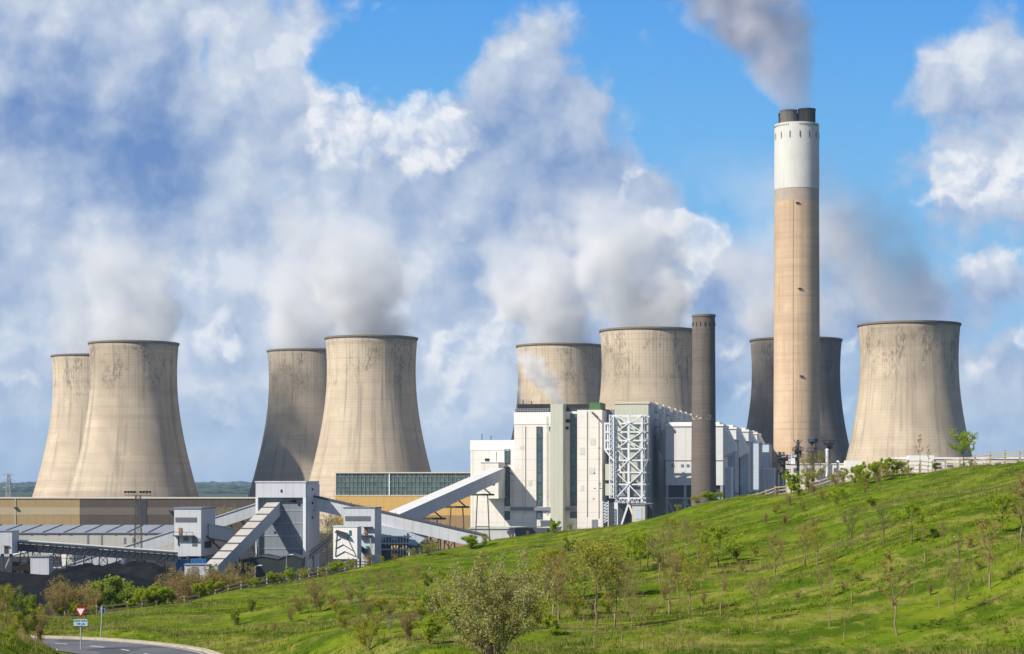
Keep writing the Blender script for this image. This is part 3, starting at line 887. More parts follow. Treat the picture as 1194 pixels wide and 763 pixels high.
# ------------------------------------------------------------------ boiler house
M['patch'] = painted('replaced_sheet', (0.66, 0.63, 0.58), 0.7, 0.2, 0.2, 0.3, seamx=1.2)
def boiler_house():
    f = Frame(703, 815, 11)
    X, Z = f.x, f.z
    t = thing('boiler_house', 'tall white boiler house with tall dark window strips and a pale green pilaster', 'power station building', f.loc, f.rz)
    def front(name, px0, px1, pyt, pyb, off, depth, mat, zb=None):
        return MB().box(X(px0, off), X(px1, off), off, off + depth, Z(px0, pyb, off) if zb is None else zb, Z(px0, pyt, off)).build(name, M[mat], t)
    front('low_wall', 548.5, 600.6, 525.5, 0, 1.0, 30, 'white', 0)
    front('low_parapet', 548.2, 600.6, 513.5, 525.5, 0.85, 30.3, 'white_clean', None)
    front('main_wall', 599.5, 641.8, 495, 0, 0.0, 60, 'white', 0)
    front('main_parapet', 599.2, 641.8, 481, 495, -0.15, 60.3, 'white_clean')
    front('recess_wall', 641.8, 673, 480, 0, 5.0, 55, 'white', 0)
    front('right_wall', 673, 702, 478.2, 0, 0.0, 60, 'white', 0)
    front('pilaster', 641.8, 656.5, 471.5, 0, -1.6, 8, 'pale_green', 0)
    # window strips
    def strip(px0, px1, pyt, pyb, off, nm='window_strip'):
        w = MB().box(X(px0, off), X(px1, off), off - 0.12, off + 0.4, Z(px0, pyb, off), Z(px0, pyt, off)).build(nm, M['glass'], t)
        fr = MB()
        x0, x1, z0, z1 = X(px0, off), X(px1, off), Z(px0, pyb, off), Z(px0, pyt, off)
        for xx in (x0, x1):
            fr.box(xx - 0.1, xx + 0.1, off - 0.3, off + 0.1, z0 - 0.1, z1 + 0.1)
        k = max(1, int((z1 - z0) / 4.3))
        for i in range(k + 1):
            zz = z0 + (z1 - z0) * i / k
            fr.box(x0 + 0.1, x1 - 0.1, off - 0.26, off - 0.05, zz - 0.09, zz + 0.09)
        fr.build('frame', M['dark_steel'], w)
        return w
    strip(588.6, 594.4, 524, 541, 1.0); strip(588.6, 594.4, 545, 590, 1.0); strip(588.6, 594.4, 596.5, 606, 1.0)
    strip(625.8, 632.0, 498, 590, 0.0); strip(625.8, 632.0, 596.5, 605, 0.0)
    strip(665.4, 672.4, 483, 590, 5.0); strip(665.4, 672.4, 597, 604, 5.0)
    # service ledge along the foot
    front('ledge', 595, 641.5, 591.5, 595.5, -0.9, 0.9, 'grey_panel')
    front('ledge', 656.8, 672.8, 591.5, 595.5, 3.6, 1.2, 'grey_panel')
    # louvres and small openings
    for (a, b, c, e, off) in ((565.5, 570.5, 534.8, 537.6, 0.9), (640.0, 641.6, 498, 503, 0.0), (659, 663, 497.5, 501, 4.9), (660, 664.5, 489, 493, 4.7)):
        MB().box(X(a, off), X(b, off), off - 0.18, off + 0.1, Z(a, e, off), Z(a, c, off)).build('louvre', M['slot'], t)
    rs = random.Random(3)
    for k in range(9):
        a = rs.choice([rs.uniform(633.5, 640), rs.uniform(681, 700)]); yv = rs.uniform(500, 590)
        MB().box(X(a, 0), X(a, 0) + rs.uniform(0.3, 0.8), -0.12, 0.1, Z(a, yv, 0), Z(a, yv, 0) + rs.uniform(0.25, 0.6)).build('wall_vent', M['grey_panel'], t)
    for p, pt, pb, nm in ((612, 497, 600, 'downpipe'), (684, 480, 602, 'downpipe'), (697.5, 490, 604, 'downpipe'), (578, 527, 538, 'downpipe')):
        oo = 1.0 if p == 578 else 0.0
        MB().box(X(p, oo), X(p, oo) + 0.28, oo - 0.3, oo - 0.003, Z(p, pb, oo), Z(p, pt, oo)).build(nm, M['trim'], t)
    m = MB(); xa = X(637.5, 0)
    for k in range(60):
        zz = Z(637, 600, 0) + k * 0.55; m.box(xa, xa + 0.5, -0.42, -0.36, zz, zz + 0.1)
    for xx in (xa - 0.06, xa + 0.5):
        m.box(xx, xx + 0.07, -0.45, -0.33, Z(637, 600, 0), Z(637, 485, 0))
    m.build('wall_ladder', M['grey_steel'], t)
    for (a, b, c, e) in ((676, 682, 522, 530), (688, 694.5, 512, 519), (686.5, 693.5, 545, 553), (677, 681, 566, 572), (606, 611, 520, 524), (616, 620, 560, 566)):
        MB().box(X(a, 0), X(b, 0), -0.1, 0.1, Z(a, e, 0), Z(a, c, 0)).build('cladding_patch', M['patch'], t)
    MB().box(X(690, 0), X(697, 0), -0.14, 0.1, 0, Z(690, 606, 0)).build('roller_door', M['grey_panel'], t)
    # conveyor head house with its dark mouth
    h = MB().box(X(560.5, -13), X(581.2, -13), -13, 0.9, Z(560.5, 581.5, -13), Z(560.5, 539.5, -13)).build('head_house', M['white'], t)
    MB().box(X(559.9, -13), X(581.7, -13), -13.3, 0.6, Z(560.5, 539.5, -13) + 0.003, Z(560.5, 539.0, -13)).build('roof_edge', M['white_clean'], h)
    MB().box(X(564.5, -13), X(576.8, -13), -13.15, -12.9, Z(560.5, 566.0, -13), Z(560.5, 560.0, -13)).build('opening', M['slot'], h)
    MB().bar((X(586, -1), -0.9, Z(586, 543, 0)), (X(599, -1), -2.4, Z(599, 554, 0)), 0.35).build('jib', M['brown_steel'], t)
    MB().bar((X(690.5, 0), -0.2, Z(690.5, 481, 0)), (X(697, -2), -2.5, Z(697, 487, 0)), 0.55).build('jib', M['brown_steel'], t)
    # roof: dark plant band, railings, green unit, masts
    front('roof_plant', 603.5, 641.5, 471.5, 477, 3.0, 40, 'soot')
    front('roof_plant', 657, 687, 471.5, 476.5, 7.0, 40, 'soot')
    front('roof_deck', 601, 641, 477, 480.5, 1.2, 50, 'dark_steel')
    front('roof_deck', 657, 702, 476.5, 479.5, 6.2, 50, 'dark_steel')
    front('green_unit', 687, 700, 469.5, 478, 2.0, 14, 'green_box')
    m = MB()
    for p in np.arange(602, 641, 2.6):
        m.bar((X(p, 0.6), 0.6, Z(602, 481, 0.6)), (X(p, 0.6), 0.6, Z(602, 476.6, 0.6)), 0.16)
    for q in (477, 478.8):
        m.bar((X(602, 0.6), 0.6, Z(602, q, 0.6)), (X(641, 0.6), 0.6, Z(602, q, 0.6)), 0.14)
    m.build('railing', M['grey_steel'], t)
    for (p, a, b) in ((562, 506, 513.5), (572.5, 508, 513.5), (599, 505, 513.5), (610, 466, 471), (620, 467.5, 471)):
        MB().bar((X(p, 4), 4, Z(p, b + 1, 4)), (X(p, 4), 4, Z(p, a, 4)), 0.3).build('mast', M['dark_steel'], t)
    # rear hall running away to the right: pale green front, shaded long side painted darker blue-grey
    x0, x1 = X(702.5, 13), X(757, 13)
    zt = Z(757, 471, 13)
    MB().box(x0, X(717, 13), 13, 235, 0, zt - 2.2).build('shadow_fill', M['grey_panel'], t)  # dark box added as the shadow behind the steel frame
    MB().box(X(717, 13) + 0.003, x1 - 0.25, 12.4, 234, 0, zt).build('boiler_front', M['pale_green'], t)
    MB().box(x1 - 0.25, x1, 12.6, 236, 0, zt - 0.3).build('side_wall', M['side_shade'], t)
    MB().box(X(717, 13) - 0.3, x1 + 0.3, 12.1, 236.5, zt + 0.003, zt + 0.9).build('roof_edge', M['trim'], t)
    for k in range(9):
        yy = 34 + k * 22
        MB().box(x1 + 0.003, x1 + 0.9, yy, yy + 1.0, zt - 3.2, zt + 1.2).build('roof_fin', M['white_steel'], t)
    for (yy, hh) in ((30, 9), (70, 7)):
        m = MB()
        for k in range(4):
            zz = zt - 3 - k * 3
            m.box(x1 + 0.003, x1 + 2.2, yy, yy + 6, zz, zz + 0.25)
            m.bar((x1 + 2.1, yy + 0.2, zz), (x1 + 2.1, yy + 5.8, zz + 3), 0.25)
        m.box(x1 + 1.9, x1 + 2.2, yy, yy + 0.3, zt - 14, zt); m.box(x1 + 1.9, x1 + 2.2, yy + 5.7, yy + 6, zt - 14, zt)
        m.build('stair', M['grey_steel'], t)
    m = MB().box(X(640, -2.3), X(641.5, -2.3), -0.25, 0, Z(640, 588, 0), Z(640, 500, 0))
    m.build('drain_pipe', M['trim'], t)
boiler_house()

def low_roof():
    f = Frame(560, 792, 11)
    t = thing('annex', 'low annex with a pale flat roof at the foot of the white boiler house', 'annex', f.loc, f.rz)
    MB().box(f.x(548), f.x(645), 0, 18, 0, f.z(560, 617)).build('wall', M['stained_cladding'], t)
    MB().box(f.x(547.5), f.x(646), -0.4, 18.3, f.z(560, 617) + 0.003, f.z(560, 617) + 0.7).build('roof', M['flat_roof'], t)
    MB().box(f.x(604), f.x(641), -6, -0.45, 0, f.z(604, 615.5)).build('bay', M['dark_roof'], t)
low_roof()

# ------------------------------------------------------------------ white steel tower in front of the boiler
def steel_tower():
    f = Frame(718, 806, 11)
    X, Z = f.x, f.z
    t = thing('steel_tower', 'white steel lattice tower around pale green ducts beside the boiler house', 'steel tower', f.loc, f.rz)
    xs = [X(p) for p in (718.5, 733, 748.5)]
    rows = [485, 494, 504, 514, 523.5, 537, 551, 565, 581, 586]
    zs = [Z(718, r) for r in rows]
    cs = []
    for y in (0, 11):
        for x in xs:
            MB().box(x - 0.42, x + 0.42, y - 0.42, y + 0.42, zs[-1] if x != xs[0] else 0, zs[0] + 0.5).build('column', M['white_steel'], t)
    for z in zs:
        m = MB()
        for y in (0, 11):
            m.box(xs[0] - 1.0, xs[2] + 1.6, y - 0.25, y + 0.25, z - 0.3, z + 0.3)
        for x in (xs[0], xs[2]):
            m.box(x - 0.25, x + 0.25, 0.25, 10.7, z - 0.28, z + 0.28)
        m.build('floor_beam', M['white_steel'], t)
    def br(name, pts):
        m = MB()
        for (a, b) in pts: m.bar(a, b, 0.42)
        m.build(name, M['white_steel'], t)
    y = -0.5
    pat = []
    for i in range(len(zs) - 2):
        for k in (0, 1):
            a, b = (xs[k], xs[k + 1]) if (i + k) % 2 else (xs[k + 1], xs[k])
            pat.append(((a, y, zs[i + 1]), (b, y, zs[i])))
    br('bracing', pat)
    br('bracing', [((xs[0], 11.5, zs[i + 1]), (xs[2], 11.5, zs[i])) for i in range(len(zs) - 2)])
    br('bracing', [((xs[2] + 0.5, 0, zs[i + 1]), (xs[2] + 0.5, 11, zs[i])) for i in range(len(zs) - 2)])
    # legs below
    for a, b in ((xs[1], xs[0]), (xs[1], xs[2])):
        MB().bar((xs[1], 0, zs[-1] - 0.3), (b, 0, 6), 0.7).build('raking_leg', M['white_steel'], t)
    MB().box(xs[0] - 0.7, xs[0] + 0.7, -0.6, 0.6, 0, zs[-1]).build('leg', M['white_steel'], t)
    m = MB()                                             # lattice girder
    for i in range(10):
        u0 = xs[0] + (xs[2] - xs[0] - 1) * i / 10; u1 = xs[0] + (xs[2] - xs[0] - 1) * (i + 1) / 10
        m.bar((u0, -0.9, zs[-1] if i % 2 else zs[-2]), (u1, -0.9, zs[-2] if i % 2 else zs[-1]), 0.22)
    m.build('girder', M['white_steel'], t)
    # left outrigger with blue-white stair cage
    xl = X(704.5); xm = X(713)
    z1, z2 = Z(705, 494), Z(705, 524)
    m = MB()
    for q in (494, 504, 514, 524):
        m.box(xl, xm, -0.3, 0.3, Z(705, q) - 0.35, Z(705, q) + 0.35)
        m.box(xl, xl + 0.5, 0.3, 8, Z(705, q) - 0.3, Z(705, q) + 0.3)
    for yv in (0, 8):
        m.box(xl - 0.05, xl + 0.55, yv - 0.35, yv + 0.35, z2 - 0.3, z1 + 0.4)
    m.bar((xl + 0.2, 0, z2), (X(715), 0, Z(715, 537)), 0.55)
    m.build('outrigger', M['white_steel'], t)
    st = MB()
    sx0, sx1 = X(711.5), X(716.2)
    for xx in (sx0, sx1):
        st.box(xx - 0.2, xx + 0.2, -1.9, -1.5, Z(712, 581), Z(712, 484))
    zz = Z(712, 581)
    while zz < Z(712, 486):
        st.box(sx0 + 0.2, sx1 - 0.2, -1.85, -1.6, zz, zz + 0.22); st.bar((sx0, -1.7, zz), (sx1, -1.7, zz + 1.9), 0.2); zz += 1.9
    st.build('ladder_cage', M['white_steel'], t)
    st = MB().box(sx0 + 0.25, sx1 - 0.25, -1.4, -1.0, Z(712, 523), Z(712, 484))
    st.build('cage_panel', M['light_blue'], t)
    # right platform
    m = MB()
    for q in (494, 512, 536, 552):
        m.box(xs[2] + 0.5, X(756 if q in (512, 536) else 752), -0.3, 6, Z(750, q) - 0.25, Z(750, q) + 0.25)
    m.box(X(755.4), X(756), -0.35, 0.3, Z(750, 536), Z(750, 511)); m.bar((X(755.5), 0, Z(750, 536)), (xs[2], 0, Z(750, 552)), 0.45)
    m.box(X(751.2), X(751.9), -0.3, 0.3, Z(750, 586), Z(750, 494))
    m.build('side_platform', M['grey_steel'], t)
    # ducts inside
    d0 = MB().box(X(719), X(747.5), 3, 10.2, Z(719, 523), Z(719, 486)); d0.build('duct', M['pale_green'], t)
    MB().frust((X(724), X(744.5), 4, 9.5, Z(719, 546)), (X(719.2), X(747.3), 3.05, 10.1, Z(719, 523) - 0.003)).build('hopper', M['pale_green'], t)
    MB().box(X(724), X(744.5), 4, 9.5, Z(719, 562), Z(719, 546) - 0.003).build('duct', M['pale_green'], t)
    MB().box(X(720), X(746.5), 5, 10, Z(719, 579), Z(719, 566)).build('fan_housing', M['grey_panel'], t)
    MB().box(X(703.5), X(711.5), 5, 12, Z(705, 560), Z(705, 541)).build('duct', M['pale_green'], t)
    MB().box(X(703.5), X(711.5), 5, 12, Z(705, 578), Z(705, 564)).build('duct', M['pale_green'], t)
    # foot: zigzag stair and sheds
    m = MB()
    for k in range(7):
        za = Z(704, 610 - 3.4 * k); zb = Z(704, 606.6 - 3.4 * k)
        m.bar((X(703.5, -3), -3, za), (X(709, -3), -3, zb), 0.3); m.box(X(703, -3), X(709.4, -3), -3.3, -2.2, zb - 0.12, zb + 0.12)
    for p in (703, 709.3):
        m.box(X(p, -3) - 0.15, X(p, -3) + 0.15, -3.5, -3.2, 0, Z(704, 584))
    m.build('zigzag_stair', M['white_steel'], t)
    MB().box(X(709.5, 4), X(740, 4), 4, 11.5, 0, Z(709, 586.5)).build('base_wall', M['dark_steel'], t)
steel_tower()
f = Frame(738, 780, 11)
t = thing('cabin', 'small cream cabin with a pale shutter at the foot of the white steel tower', 'cabin', f.loc, f.rz)
MB().box(f.x(737), f.x(752), 0, 7, 0, f.z(738, 589.5)).build('wall', M['trim'], t)
MB().box(f.x(736.6), f.x(752.4), -0.3, 7.3, f.z(738, 589.5) + 0.003, f.z(738, 588)).build('roof', M['grey_panel'], t)
MB().box(f.x(741), f.x(748.5), -0.12, 0.05, f.z(738, 606), f.z(738, 592)).build('shutter', M['light_blue'], t)
f = Frame(752.5, 786, 11)
t = thing('cabin', 'dark plant cabin just right of the small cream cabin', 'cabin', f.loc, f.rz)
MB().box(f.x(753.4), f.x(760), 0, 7, 0, f.z(753, 588)).build('wall', M['dark_steel'], t)
MB().box(f.x(753), f.x(760.4), -0.3, 7.3, f.z(753, 588) + 0.003, f.z(753, 587)).build('roof', M['grey_panel'], t)

# ------------------------------------------------------------------ precipitators (white hexagonal cases) in a row into the depth
def precipitators():
    f = Frame(776, 832, 11)
    X, Z = f.x, f.z
    xa, xb = X(776), X(843)
    zt, zb = Z(776, 497.5), Z(776, 566)
    zl0, zl1 = Z(776, 520), Z(776, 537)
    first = None
    labels = ['nearest white precipitator case, cut by the short grey stack in front of it', 'second white precipitator roof, just right of the short grey stack',
              'third white precipitator roof, behind the light blue duct towers', 'farthest white precipitator roof in the row, nearest the tall chimney']
    for k, (off, sx) in enumerate(((0, 0), (42, 1.8), (88, 3.4), (136, 3.6))):
        loc = Vector(f.loc) + Vector((math.sin(f.a), math.cos(f.a), 0)) * off + Vector((math.cos(f.a), -math.sin(f.a), 0)) * sx
        if first is None:
            t = thing('precipitator', labels[0], 'precipitator', loc, f.rz, 'precipitators in a row')
            MB().box(xa, xb, 0, 26, zb, zt).build('case', M['cool_bright'], t)
            MB().box(xa - 0.2, xb + 0.2, -0.4, 26.4, zt + 0.003, zt + 0.8).build('roof_rim', M['white_clean'], t)
            MB().box(xa + 0.5, xb - 1.5, 0.5, 25, zt + 0.8, zt + 1.7).build('roof_house', M['white_clean'], t)
            xin = X(763)
            m = MB()
            ym, hh = 13, 4.0
            m.hexa([(xin, ym - hh, zl0 - 1), (xa - 0.003, 0.01, Z(776, 538)), (xa - 0.003, 25.99, Z(776, 538)), (xin, ym + hh, zl0 - 1), (xin, ym - hh, zl0 + 2.2), (xa - 0.003, 0.01, zt - 0.2), (xa - 0.003, 25.99, zt - 0.2), (xin, ym + hh, zl0 + 2.2)])
            m.build('inlet_hood', M['cool_bright'], t)
            m = MB(); xo = xb + 4.2
            m.hexa([(xb + 0.003, 0.01, Z(776, 533)), (xo, ym - hh, zl0 - 2), (xo, ym + hh, zl0 - 2), (xb + 0.003, 25.99, Z(776, 533)), (xb + 0.003, 0.01, zt - 0.2), (xo, ym - hh, zl0 + 0.5), (xo, ym + hh, zl0 + 0.5), (xb + 0.003, 25.99, zt - 0.2)])
            m.build('outlet_hood', M['cool_bright'], t)
            for p in (783, 787.5, 794, 800.5):
                if p == 787.5: continue
                MB().box(X(p), X(p + 3), -0.25, 0.1, Z(776, 544.5), Z(776, 541.5)).build('hatch', M['grey_panel'], t)
            MB().box(xa, xb, -0.2, 0.12, Z(776, 537.6), Z(776, 536.8)).build('joint', M['grey_panel'], t)
            for x in np.linspace(xa + 0.6, xb - 0.6, 4):
                for yv in (0.6, 25.4):
                    MB().box(x - 0.5, x + 0.5, yv - 0.5, yv + 0.5, 0, zb - 0.003).build('leg', M['grey_steel'], t)
            MB().box(xa + 0.4, xb - 0.4, 1.2, 24.6, zb - 5.0, zb - 0.003).build('hopper', M['dark_steel'], t)
            m = MB()
            xs = np.linspace(xa + 0.6, xb - 0.6, 4)
            for a, b in zip(xs[:-1], xs[1:]):
                m.bar((a, 0.4, 6), (b, 0.4, zb - 5.2), 0.5); m.bar((b, 0.4, 6), (a, 0.4, zb - 5.2), 0.5)
            m.box(xa, xb, -0.4, 0.1, zb - 5.6, zb - 4.9)
            m.build('bracing', M['grey_steel'], t)
            first = t
        else:
            t = copy_tree(first); t.location = loc; t['label'] = labels[k]
M['cool_bright'] = painted('precipitator_white', (0.70, 0.695, 0.68), 0.7, 0.14, 0.1, 0.3, seamx=4.0, dirt=(0.33, 0.30, 0.27))
precipitators()
labels = ['nearest light blue duct tower beside the outlet of the front precipitator', 'second light blue duct tower from the short grey stack', 'third light blue duct tower from the short grey stack', 'farthest light blue duct tower, next to the tall chimney']
for k, (p0, p1, py, d) in enumerate(((847.3, 856.3, 513.5, 850), (863.0, 871.5, 515.5, 882), (876.5, 884.5, 517, 915), (889.0, 896.6, 518.5, 946))):
    f = Frame(p0, d, 11)
    t = thing('duct_tower', labels[k], 'duct tower', f.loc, f.rz, 'duct towers behind the hill')
    zt = f.z(p0, py)
    MB().box(0, f.x(p1), 0, 20, 0, zt).build('casing', M['light_blue'], t)
    MB().box(f.x(p1) + 0.003, f.x(p1) + 0.18, 0.1, 19.9, 0, zt - 0.15).build('shaded_side_panel', M['side_shade'], t)  # right side painted darker, as turned away from the sun
    MB().box(-0.15, f.x(p1) + 0.3, -0.15, 20.15, zt + 0.003, zt + 0.35).build('cap', M['grey_panel'], t)
    m = MB()
    for q in (0.52, 0.40, 0.28):
        zz = zt * q; x1 = f.x(p1) + 0.2
        m.box(x1, x1 + 2.4, 1, 8, zz, zz + 0.3); m.box(x1 + 2.2, x1 + 2.4, 1, 8, zz + 0.3, zz + 1.3)
    m.build('walkway', M['dark_steel'], t)
for (p0, p1, py, d, lab) in ((845.2, 852.5, 546.5, 800, 'narrow white box building at the foot of the nearest light blue duct tower'), (888.0, 902.8, 547, 930, 'small white block building between the duct towers and the tall chimney')):
    f = Frame(p0, d, 11)
    t = thing('block_building', lab, 'building', f.loc, f.rz)
    MB().box(0, f.x(p1), 0, 9, 0, f.z(p0, py)).build('wall', M['cool_white'], t)
    MB().box(-0.2, f.x(p1) + 0.2, -0.2, 9.2, f.z(p0, py) + 0.003, f.z(p0, py) + 0.4).build('roof_edge', M['white_clean'], t)

# ------------------------------------------------------------------ turbine hall
def turbine_hall():
    f = Frame(548, 884, 11)
    X, Z = f.x, f.z
    t = thing('turbine_hall', 'long ochre hall with a glazed upper band below the big sunlit cooling tower', 'power station building', f.loc, f.rz)
    x0, x1 = X(391), X(552)
    zt, zg = Z(548, 550.6), Z(548, 578.6)
    MB().box(x0, x1, 0, 60, 0, zg).build('wall', M['ochre'], t)
    MB().box(x0 + 0.2, x1, 0.5, 59.5, zg + 0.003, zt - 0.5).build('glazing', M['hall_glass'], t)
    MB().box(x0 - 0.3, x1, -0.3, 60.3, zt - 0.497, zt).build('roof_edge', M['trim'], t)
    MB().box(x0, x1, -0.15, 0.3, zg + 0.003, zg + 0.4).build('sill', M['trim'], t)
    m = MB(); k = 33
    for i in range(k + 1):
        x = x0 + 0.3 + (x1 - x0 - 0.6) * i / k
        m.box(x - 0.07, x + 0.07, 0.15, 0.48, zg + 0.42, zt - 0.5)
    for j in range(1, 5):
        z = zg + (zt - zg) * j / 5
        m.box(x0 + 0.3, x1, 0.22, 0.47, z - 0.06, z + 0.06)
    m.build('window_frame', M['mullion'], t)
    m = MB()
    for i in range(0, 12):
        xa = x0 + 2 + i * (x1 - x0) / 12; xb = xa + (x1 - x0) / 24
        m.bar((xa, 0.1, zt - 0.8), (xb, 0.1, zt - 4.6), 0.14)
    m.build('roof_bracing', M['mullion'], t)
    MB().box(X(453.3), X(454.6), -0.1, 0.14, zg + 0.42, zt - 0.6).build('downpipe', M['white_steel'], t)
    MB().box(X(483), x1, -0.12, -0.003, 0, Z(548, 601)).build('plinth', M['tan_dark'], t)
M['tan_dark'] = painted('tan_plinth', (0.30, 0.20, 0.10), 0.7, 0.2, 0.1, 0.3, seamx=3.2)
turbine_hall()

# ------------------------------------------------------------------ brown and tan store on the left
def store():
    d = 930.0
    f = Frame(93, d, 0)
    X = f.x
    Z = lambda py: f.z(93, py)
    t = thing('store_building', 'very long low store with a tan left part and a dark brown right part', 'store building', f.loc, 0)
    x0, x1 = X(-120), X(306)
    zt, za, zb = Z(581), Z(592), Z(600.5)
    for (a, b, m1, m2, nm) in ((x0, 0, 'tan', 'tan_light', 'tan_wall'), (0.003, x1, 'brown', 'brown_light', 'brown_wall')):
        w = MB().box(a, b, 0, 40, 0, zt - 0.25).build(nm, M[m1], t)
        MB().box(a + 0.05, b - 0.05, -0.08, 0.2, zb, za).build('stripe', M[m2], w)
    MB().box(x0 - 0.3, x1 + 0.3, -0.35, 40.3, zt - 0.247, zt + 0.2).build('roof_edge', M['trim'], t)
    for (p, py) in ((18.5, 593), (199, 597), (280, 607)):
        MB().box(X(p - 1.8), X(p + 1.8), -1.2, -0.003, Z(py), Z(py - 1.8)).build('lamp', M['dark_steel'], t)
    MB().box(X(17.6), X(18.4), -0.3, -0.003, Z(613), Z(581.5)).build('downpipe', M['cool_white'], t)
    MB().box(X(160), X(171), -0.25, -0.1, 0, Z(582)).build('dark_panel', M['dark_steel'], t)
store()

def shed():
    d = 800.0
    f = Frame(110, d, 0)
    X = f.x
    t = thing('long_shed', 'long white shed with a pale grey sloping roof in front of the brown store', 'shed', f.loc, 0)
    x0, x1 = X(-60), X(222)
    ze, zr = 9.0, 11.6
    MB().box(x0, x1, 0, 34, 0, ze).build('wall', M['shed_white'], t)
    MB().hexa([(x0 - 0.4, -0.5, ze + 0.003), (x1 + 0.4, -0.5, ze + 0.003), (x1 + 0.4, 34.4, ze + 0.003), (x0 - 0.4, 34.4, ze + 0.003), (x0 - 0.4, -0.5, ze + 0.3), (x1 + 0.4, -0.5, ze + 0.3), (x1 + 0.4, 34.4, zr), (x0 - 0.4, 34.4, zr)]).build('roof', M['roof_grey'], t)
    for x in np.arange(x0 + 4, x1, 8.2):
        MB().bar((x, -0.5, ze + 0.42), (x, 34.3, zr + 0.12), 0.5, 0.25).build('roof_joint', M['dark_roof'], t)
    for p in (102.5, 118.5):
        MB().box(X(p - 1.1), X(p + 1.1), -0.12, 0.1, 2, f.z(110, 623)).build('door', M['grey_panel'], t)
    for p in (37, 53, 69, 83, 135, 152, 170, 186):
        MB().box(X(p - 1.2), X(p + 1.2), -0.12, 0.1, f.z(110, 624.6), f.z(110, 623)).build('louvre', M['grey_panel'], t)
    for p in (145.5, 155.5, 176):
        MB().box(X(p - 1.3), X(p + 1.3), -0.14, 0.1, f.z(110, 634), f.z(110, 627)).build('window', M['grey_panel'], t)
M['shed_white'] = painted('shed_cladding', (0.52, 0.50, 0.45), 0.7, 0.2, 0.1, 0.35, seamx=2.0)
shed()

# ------------------------------------------------------------------ coal plant: galleries, transfer towers, trestles
def gallery_parts(t, p, q, w, h, mat='cool_white', roof='cool_white', roof_t=0.35, over=0.25, nm='gallery'):
    p = Vector(p); q = Vector(q)
    d = Vector((q.x - p.x, q.y - p.y, 0)).normalized(); s = Vector((d.y, -d.x, 0)) * w / 2
    dn = Vector((0, 0, -h)); up = Vector((0, 0, roof_t)); so = s + s.normalized() * over; e = Vector((0, 0, 0.003))
    MB().hexa([p - s + dn, p + s + dn, q + s + dn, q - s + dn, p - s, p + s, q + s, q - s]).build(nm, M[mat], t)
    MB().hexa([p - so + e, p + so + e, q + so + e, q - so + e, p - so + up, p + so + up, q + so + up, q - so + up]).build('roof', M[roof], t)
    return s
def trestle(t, base, top, w0, w1, along, mat, spread=0.0, r=0.32):
    """A-frame: two legs in the plane across the gallery, cross braces; base and top are mid points"""
    base = Vector(base); top = Vector(top); a = Vector(along)
    tr = MB()
    for s in (-1, 1):
        tr = MB().bar(base + a * s * w0 / 2, top + a * s * w1 / 2, r)
        tr.build('trestle_leg', M[mat], t)
    m = MB(); k = max(2, int((top.z - base.z) / 4))
    P = lambda s, f: (base + a * s * w0 / 2).lerp(top + a * s * w1 / 2, f)
    for i in range(k):
        m.bar(P(-1, i / k), P(1, (i + 1) / k), r * 0.6); m.bar(P(1, i / k), P(-1, (i + 1) / k), r * 0.6)
        m.bar(P(-1, (i + 1) / k), P(1, (i + 1) / k), r * 0.6)
    m.build('trestle_brace', M[mat], t)

# A: dark trussed conveyor on trestles, far left
p, q = at(8, 629.5, 640), at(207, 644, 652)
t = thing('conveyor', 'long dark trussed conveyor with a white cover on trestles at the far left', 'conveyor', (p.x, p.y, 0))
o = Vector((p.x, p.y, 0)); p -= o; q -= o
d = (q - p).normalized(); fl = Vector((d.x, d.y, 0)).normalized(); s = Vector((fl.y, -fl.x, 0)) * 1.6
gallery_parts(t, p, q, 3.0, 0.55, 'cool_white', 'white_clean', 0.3, 0.4, 'cover')
for sg in (-1, 1):
    m = MB()
    top0, top1 = p + s * sg - Vector((0, 0, .6)), q + s * sg - Vector((0, 0, .6))
    b0, b1 = top0 - Vector((0, 0, 2.4)), top1 - Vector((0, 0, 2.4))
    m.bar(top0, top1, 0.35); m.bar(b0, b1, 0.4)
    for i in range(26):
        a, b = i / 26, (i + 1) / 26
        m.bar(b0.lerp(b1, a), top0.lerp(top1, (a + b) / 2), 0.22); m.bar(top0.lerp(top1, (a + b) / 2), b0.lerp(b1, b), 0.22)
    m.build('truss', M['dark_steel'], t)
MB().hexa([p - s - Vector((0, 0, 2.7)), p + s - Vector((0, 0, 2.7)), q + s - Vector((0, 0, 2.7)), q - s - Vector((0, 0, 2.7)), p - s * .9 - Vector((0, 0, 1.0)), p + s * .9 - Vector((0, 0, 1.0)), q + s * .9 - Vector((0, 0, 1.0)), q - s * .9 - Vector((0, 0, 1.0))]).build('belt_trough', M['dark_steel'], t)
for fr in (0.10, 0.17, 0.29, 0.37, 0.47, 0.56, 0.66, 0.78, 0.9):
    c = p.lerp(q, fr)
    trestle(t, (c.x, c.y, 0), (c.x, c.y, c.z - 3), 3.4, 2.2, (1, 0, 0), 'dark_steel', r=0.28)

